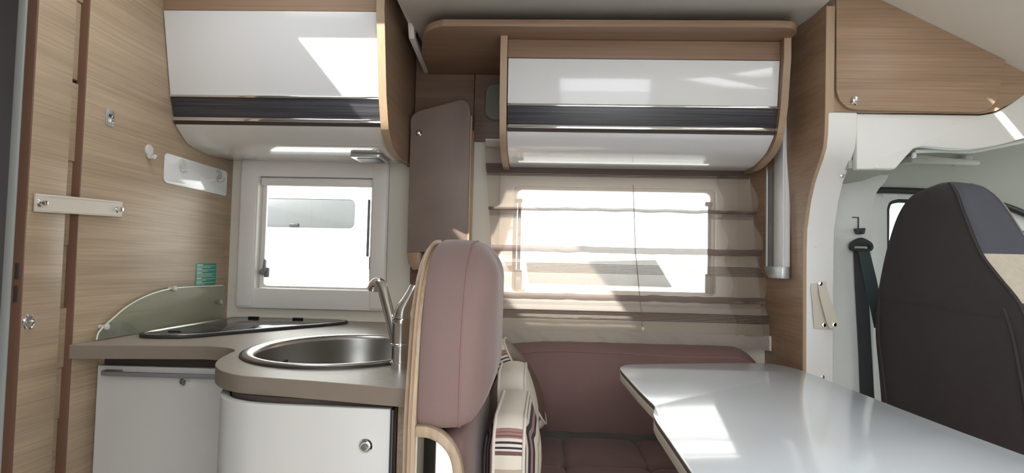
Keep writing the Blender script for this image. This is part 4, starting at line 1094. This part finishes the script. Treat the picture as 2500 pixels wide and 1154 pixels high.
#       z     xback  yfar   ynear  depth
SEC = [(0.45, 1.020, 1.92, 1.270, 0.21), (0.80, 1.000, 1.925, 1.290, 0.21), (0.95, 1.000, 1.950, 1.310, 0.21), (1.03, 1.000, 1.948, 1.325, 0.20), (1.085, 1.000, 1.936, 1.350, 0.185), (1.14, 1.000, 1.918, 1.410, 0.165),
       (1.19, 1.000, 1.898, 1.462, 0.150), (1.25, 1.000, 1.868, 1.498, 0.140), (1.30, 1.000, 1.835, 1.525, 0.130), (1.335, 1.002, 1.800, 1.545, 0.115), (1.356, 1.008, 1.765, 1.570, 0.095), (1.368, 1.022, 1.725, 1.600, 0.06)]
SEC = catmull(SEC, 4)
def rrsec(xb, yf, yn, dp):
    """closed loop of a rounded section; index 0 starts at the near back corner"""
    rb, rf = 0.018, 0.06
    rb = min(rb, dp * 0.3); rf = min(rf, dp * 0.55)
    pts_ = []
    def arc(cx, cy, r, a0, a1, n=5):
        for i in range(n + 1):
            t = math.radians(a0 + (a1 - a0) * i / n); pts_.append((cx + r * math.cos(t), cy + r * math.sin(t)))
    arc(xb + rb * 1.2, yn + rb, rb, 180, 270)             # back / near corner
    arc(xb + dp - rf, yn + rf, rf, 270, 360)               # front / near
    arc(xb + dp - rf, yf - rf, rf, 0, 90)                  # front / far
    arc(xb + 0.05, yf - 0.05, 0.05, 90, 180)               # far / back, softer
    for i in range(1, 12):                                 # gently domed back
        t = i / 12; y = yf - 0.05 + (yn + rb - yf + 0.05) * t
        pts_.append((xb - 0.012 * math.sin(math.pi * t) * min(1, dp / 0.12), y))
    return pts_
rows = [[(x, y, z) for x, y in rrsec(xb, yf, yn, dp)] for z, xb, yf, yn, dp in SEC]
nr = len(rows[0])
def seat_faces(sel):
    verts, faces, idx = [], [], {}
    for j in range(len(rows) - 1):
        for i in range(nr):
            if not sel(j, i): continue
            f = []
            for (jj, ii) in ((j, i), (j, (i + 1) % nr), (j + 1, (i + 1) % nr), (j + 1, i)):
                k = (jj, ii)
                if k not in idx: idx[k] = len(verts); verts.append(rows[jj][ii])
                f.append(idx[k])
            faces.append(tuple(f))
    return verts, faces
is_back = lambda i: i >= 19 or i == nr - 1 or i < 2
patch = lambda j, i: (2 <= i <= 8) and 1.075 < SEC[j][0] < 1.186
v_, f_ = seat_faces(lambda j, i: is_back(i)); pyd('back_cover', v_, f_, 'seat_cloth_brown', dsx, 60)
v_, f_ = seat_faces(lambda j, i: not is_back(i) and not patch(j, i))
nt_ = len(v_); v_ = v_ + []
pyd('side_bolster', v_, f_, 'seat_cloth_blue', dsx, 60)
v_, f_ = seat_faces(patch); pyd('shoulder_panel', v_, f_, 'seat_cloth_beige', dsx, 60)
topc = rows[-1]
cv = [topc[i] for i in range(nr)]
cx_ = sum(p[0] for p in cv) / nr; cy_ = sum(p[1] for p in cv) / nr
vt = list(cv) + [((p[0] + cx_) / 2, (p[1] + cy_) / 2, p[2] + 0.006) for p in cv] + [(cx_, cy_, cv[0][2] + 0.008)]
ft = [(i, (i + 1) % nr, nr + (i + 1) % nr, nr + i) for i in range(nr)] + [(nr + i, nr + (i + 1) % nr, 2 * nr) for i in range(nr)]
pyd('crown', vt, ft, 'seat_cloth_blue', dsx, 70)
tube('edge_piping', [rows[j][1] for j in range(len(rows))] + [(topc[0][0], topc[0][1], topc[0][2])], 0.0028, 'seat_cloth_brown', dsx, 8)
tube('stitching', [tuple(Vector(rows[j][8]) + Vector((0.002, -0.002, 0))) for j in range(len(rows))], 0.0016, 'seat_thread', dsx, 6)
jm = min(range(len(SEC)), key=lambda j: abs(SEC[j][0] - 1.075))
tube('cross_seam', [tuple(Vector(rows[jm][i]) + Vector((-0.0005, 0, -0.016 * k / 14))) for k, i in enumerate(list(range(19, nr)) + [0, 1])], 0.0022, 'seat_cloth_brown', dsx, 6)
tube('panel_seam', [(SEC[j][1] - 0.006, SEC[j][2] - 0.062 - 0.05 * (1.075 - SEC[j][0]), SEC[j][0]) for j in range(jm + 1)], 0.0026, 'seat_cloth_brown', dsx, 6)
tube('panel_seam', [(SEC[j][1] - 0.003, SEC[j][3] + 0.055 - 0.09 * (1.075 - SEC[j][0]), SEC[j][0]) for j in range(jm + 1)], 0.003, 'seat_cloth_brown', dsx, 6)
box('seat_pad', 1.08, 1.62, 1.33, 1.88, 0.38, 0.52, 'seat_cloth_brown', dsx, bev=0.05, seg=4)
box('seat_base', 1.05, 1.50, 1.38, 1.83, 0.0, 0.385, 'black_plastic', dsx, bev=0.01)

# =================================================================== OUTSIDE
struct(box('ground', -14, 14, -14, 14, -0.62, -0.55, 'asphalt', bev=0))
YN = 4.1
nb = thing('neighbour_motorhome', 'white motorhome parked outside, seen through both windows', 'motorhome', (0, YN, -0.55))
box('body_side', -5.0, 3.4, YN, YN + 0.06, 0.0, 2.35, 'neighbour_paint', nb, bev=0.02)
x0, z0 = YP(560, 552, YN); x1, z1 = YP(869, 488, YN)
wn = prism('window', rrect(x0, x1, z0, z1, 0.035), 'Y', YN - 0.012, YN, 'neighbour_window', nb, bev=0.004)
prism('window_seal', rrect(x0 - 0.012, x1 + 0.012, z0 - 0.012, z1 + 0.012, 0.045), 'Y', YN - 0.016, YN, 'neighbour_seal', nb, holes=[rrect(x0, x1, z0, z1, 0.035)])
bx, bz = YP(720, 548, YN)
box('window_latch', bx - 0.03, bx + 0.03, YN - 0.02, YN - 0.012, z0 + 0.006, z0 + 0.026, 'black_plastic', nb)
prism('cab_window', [YP(1285, 640, YN), YP(1600, 634, YN), YP(1640, 700, YN), YP(1290, 690, YN)], 'Y', YN - 0.012, YN, 'neighbour_window', nb, bev=0.004)

# =================================================================== put every origin on its own thing
def bounds(o):
    c = [Vector(v.co) for v in o.data.vertices]
    lo_ = Vector((min(p.x for p in c), min(p.y for p in c), min(p.z for p in c)))
    hi_ = Vector((max(p.x for p in c), max(p.y for p in c), max(p.z for p in c)))
    return lo_, hi_
for o in list(col.objects):
    if o.type == 'MESH':
        lo_, hi_ = bounds(o)
        org = Vector(((lo_.x + hi_.x) / 2, (lo_.y + hi_.y) / 2, lo_.z))
        o.data.transform(Matrix.Translation(-org)); o['org'] = tuple(org)
ORG = {}
for o in col.objects:
    if o.type == 'MESH': ORG[o.name] = Vector(o['org']); del o['org']
for o in col.objects:
    if o.type == 'EMPTY':
        orgs = [ORG[c.name] for c in col.objects if c.parent == o]
        if 'base' in o: del o['base']
        ORG[o.name] = Vector((sum(v.x for v in orgs) / len(orgs), sum(v.y for v in orgs) / len(orgs), min(v.z for v in orgs)))
for o in col.objects:
    if o.name in ORG:
        o.location = ORG[o.name] - (ORG[o.parent.name] if o.parent else Vector((0, 0, 0)))
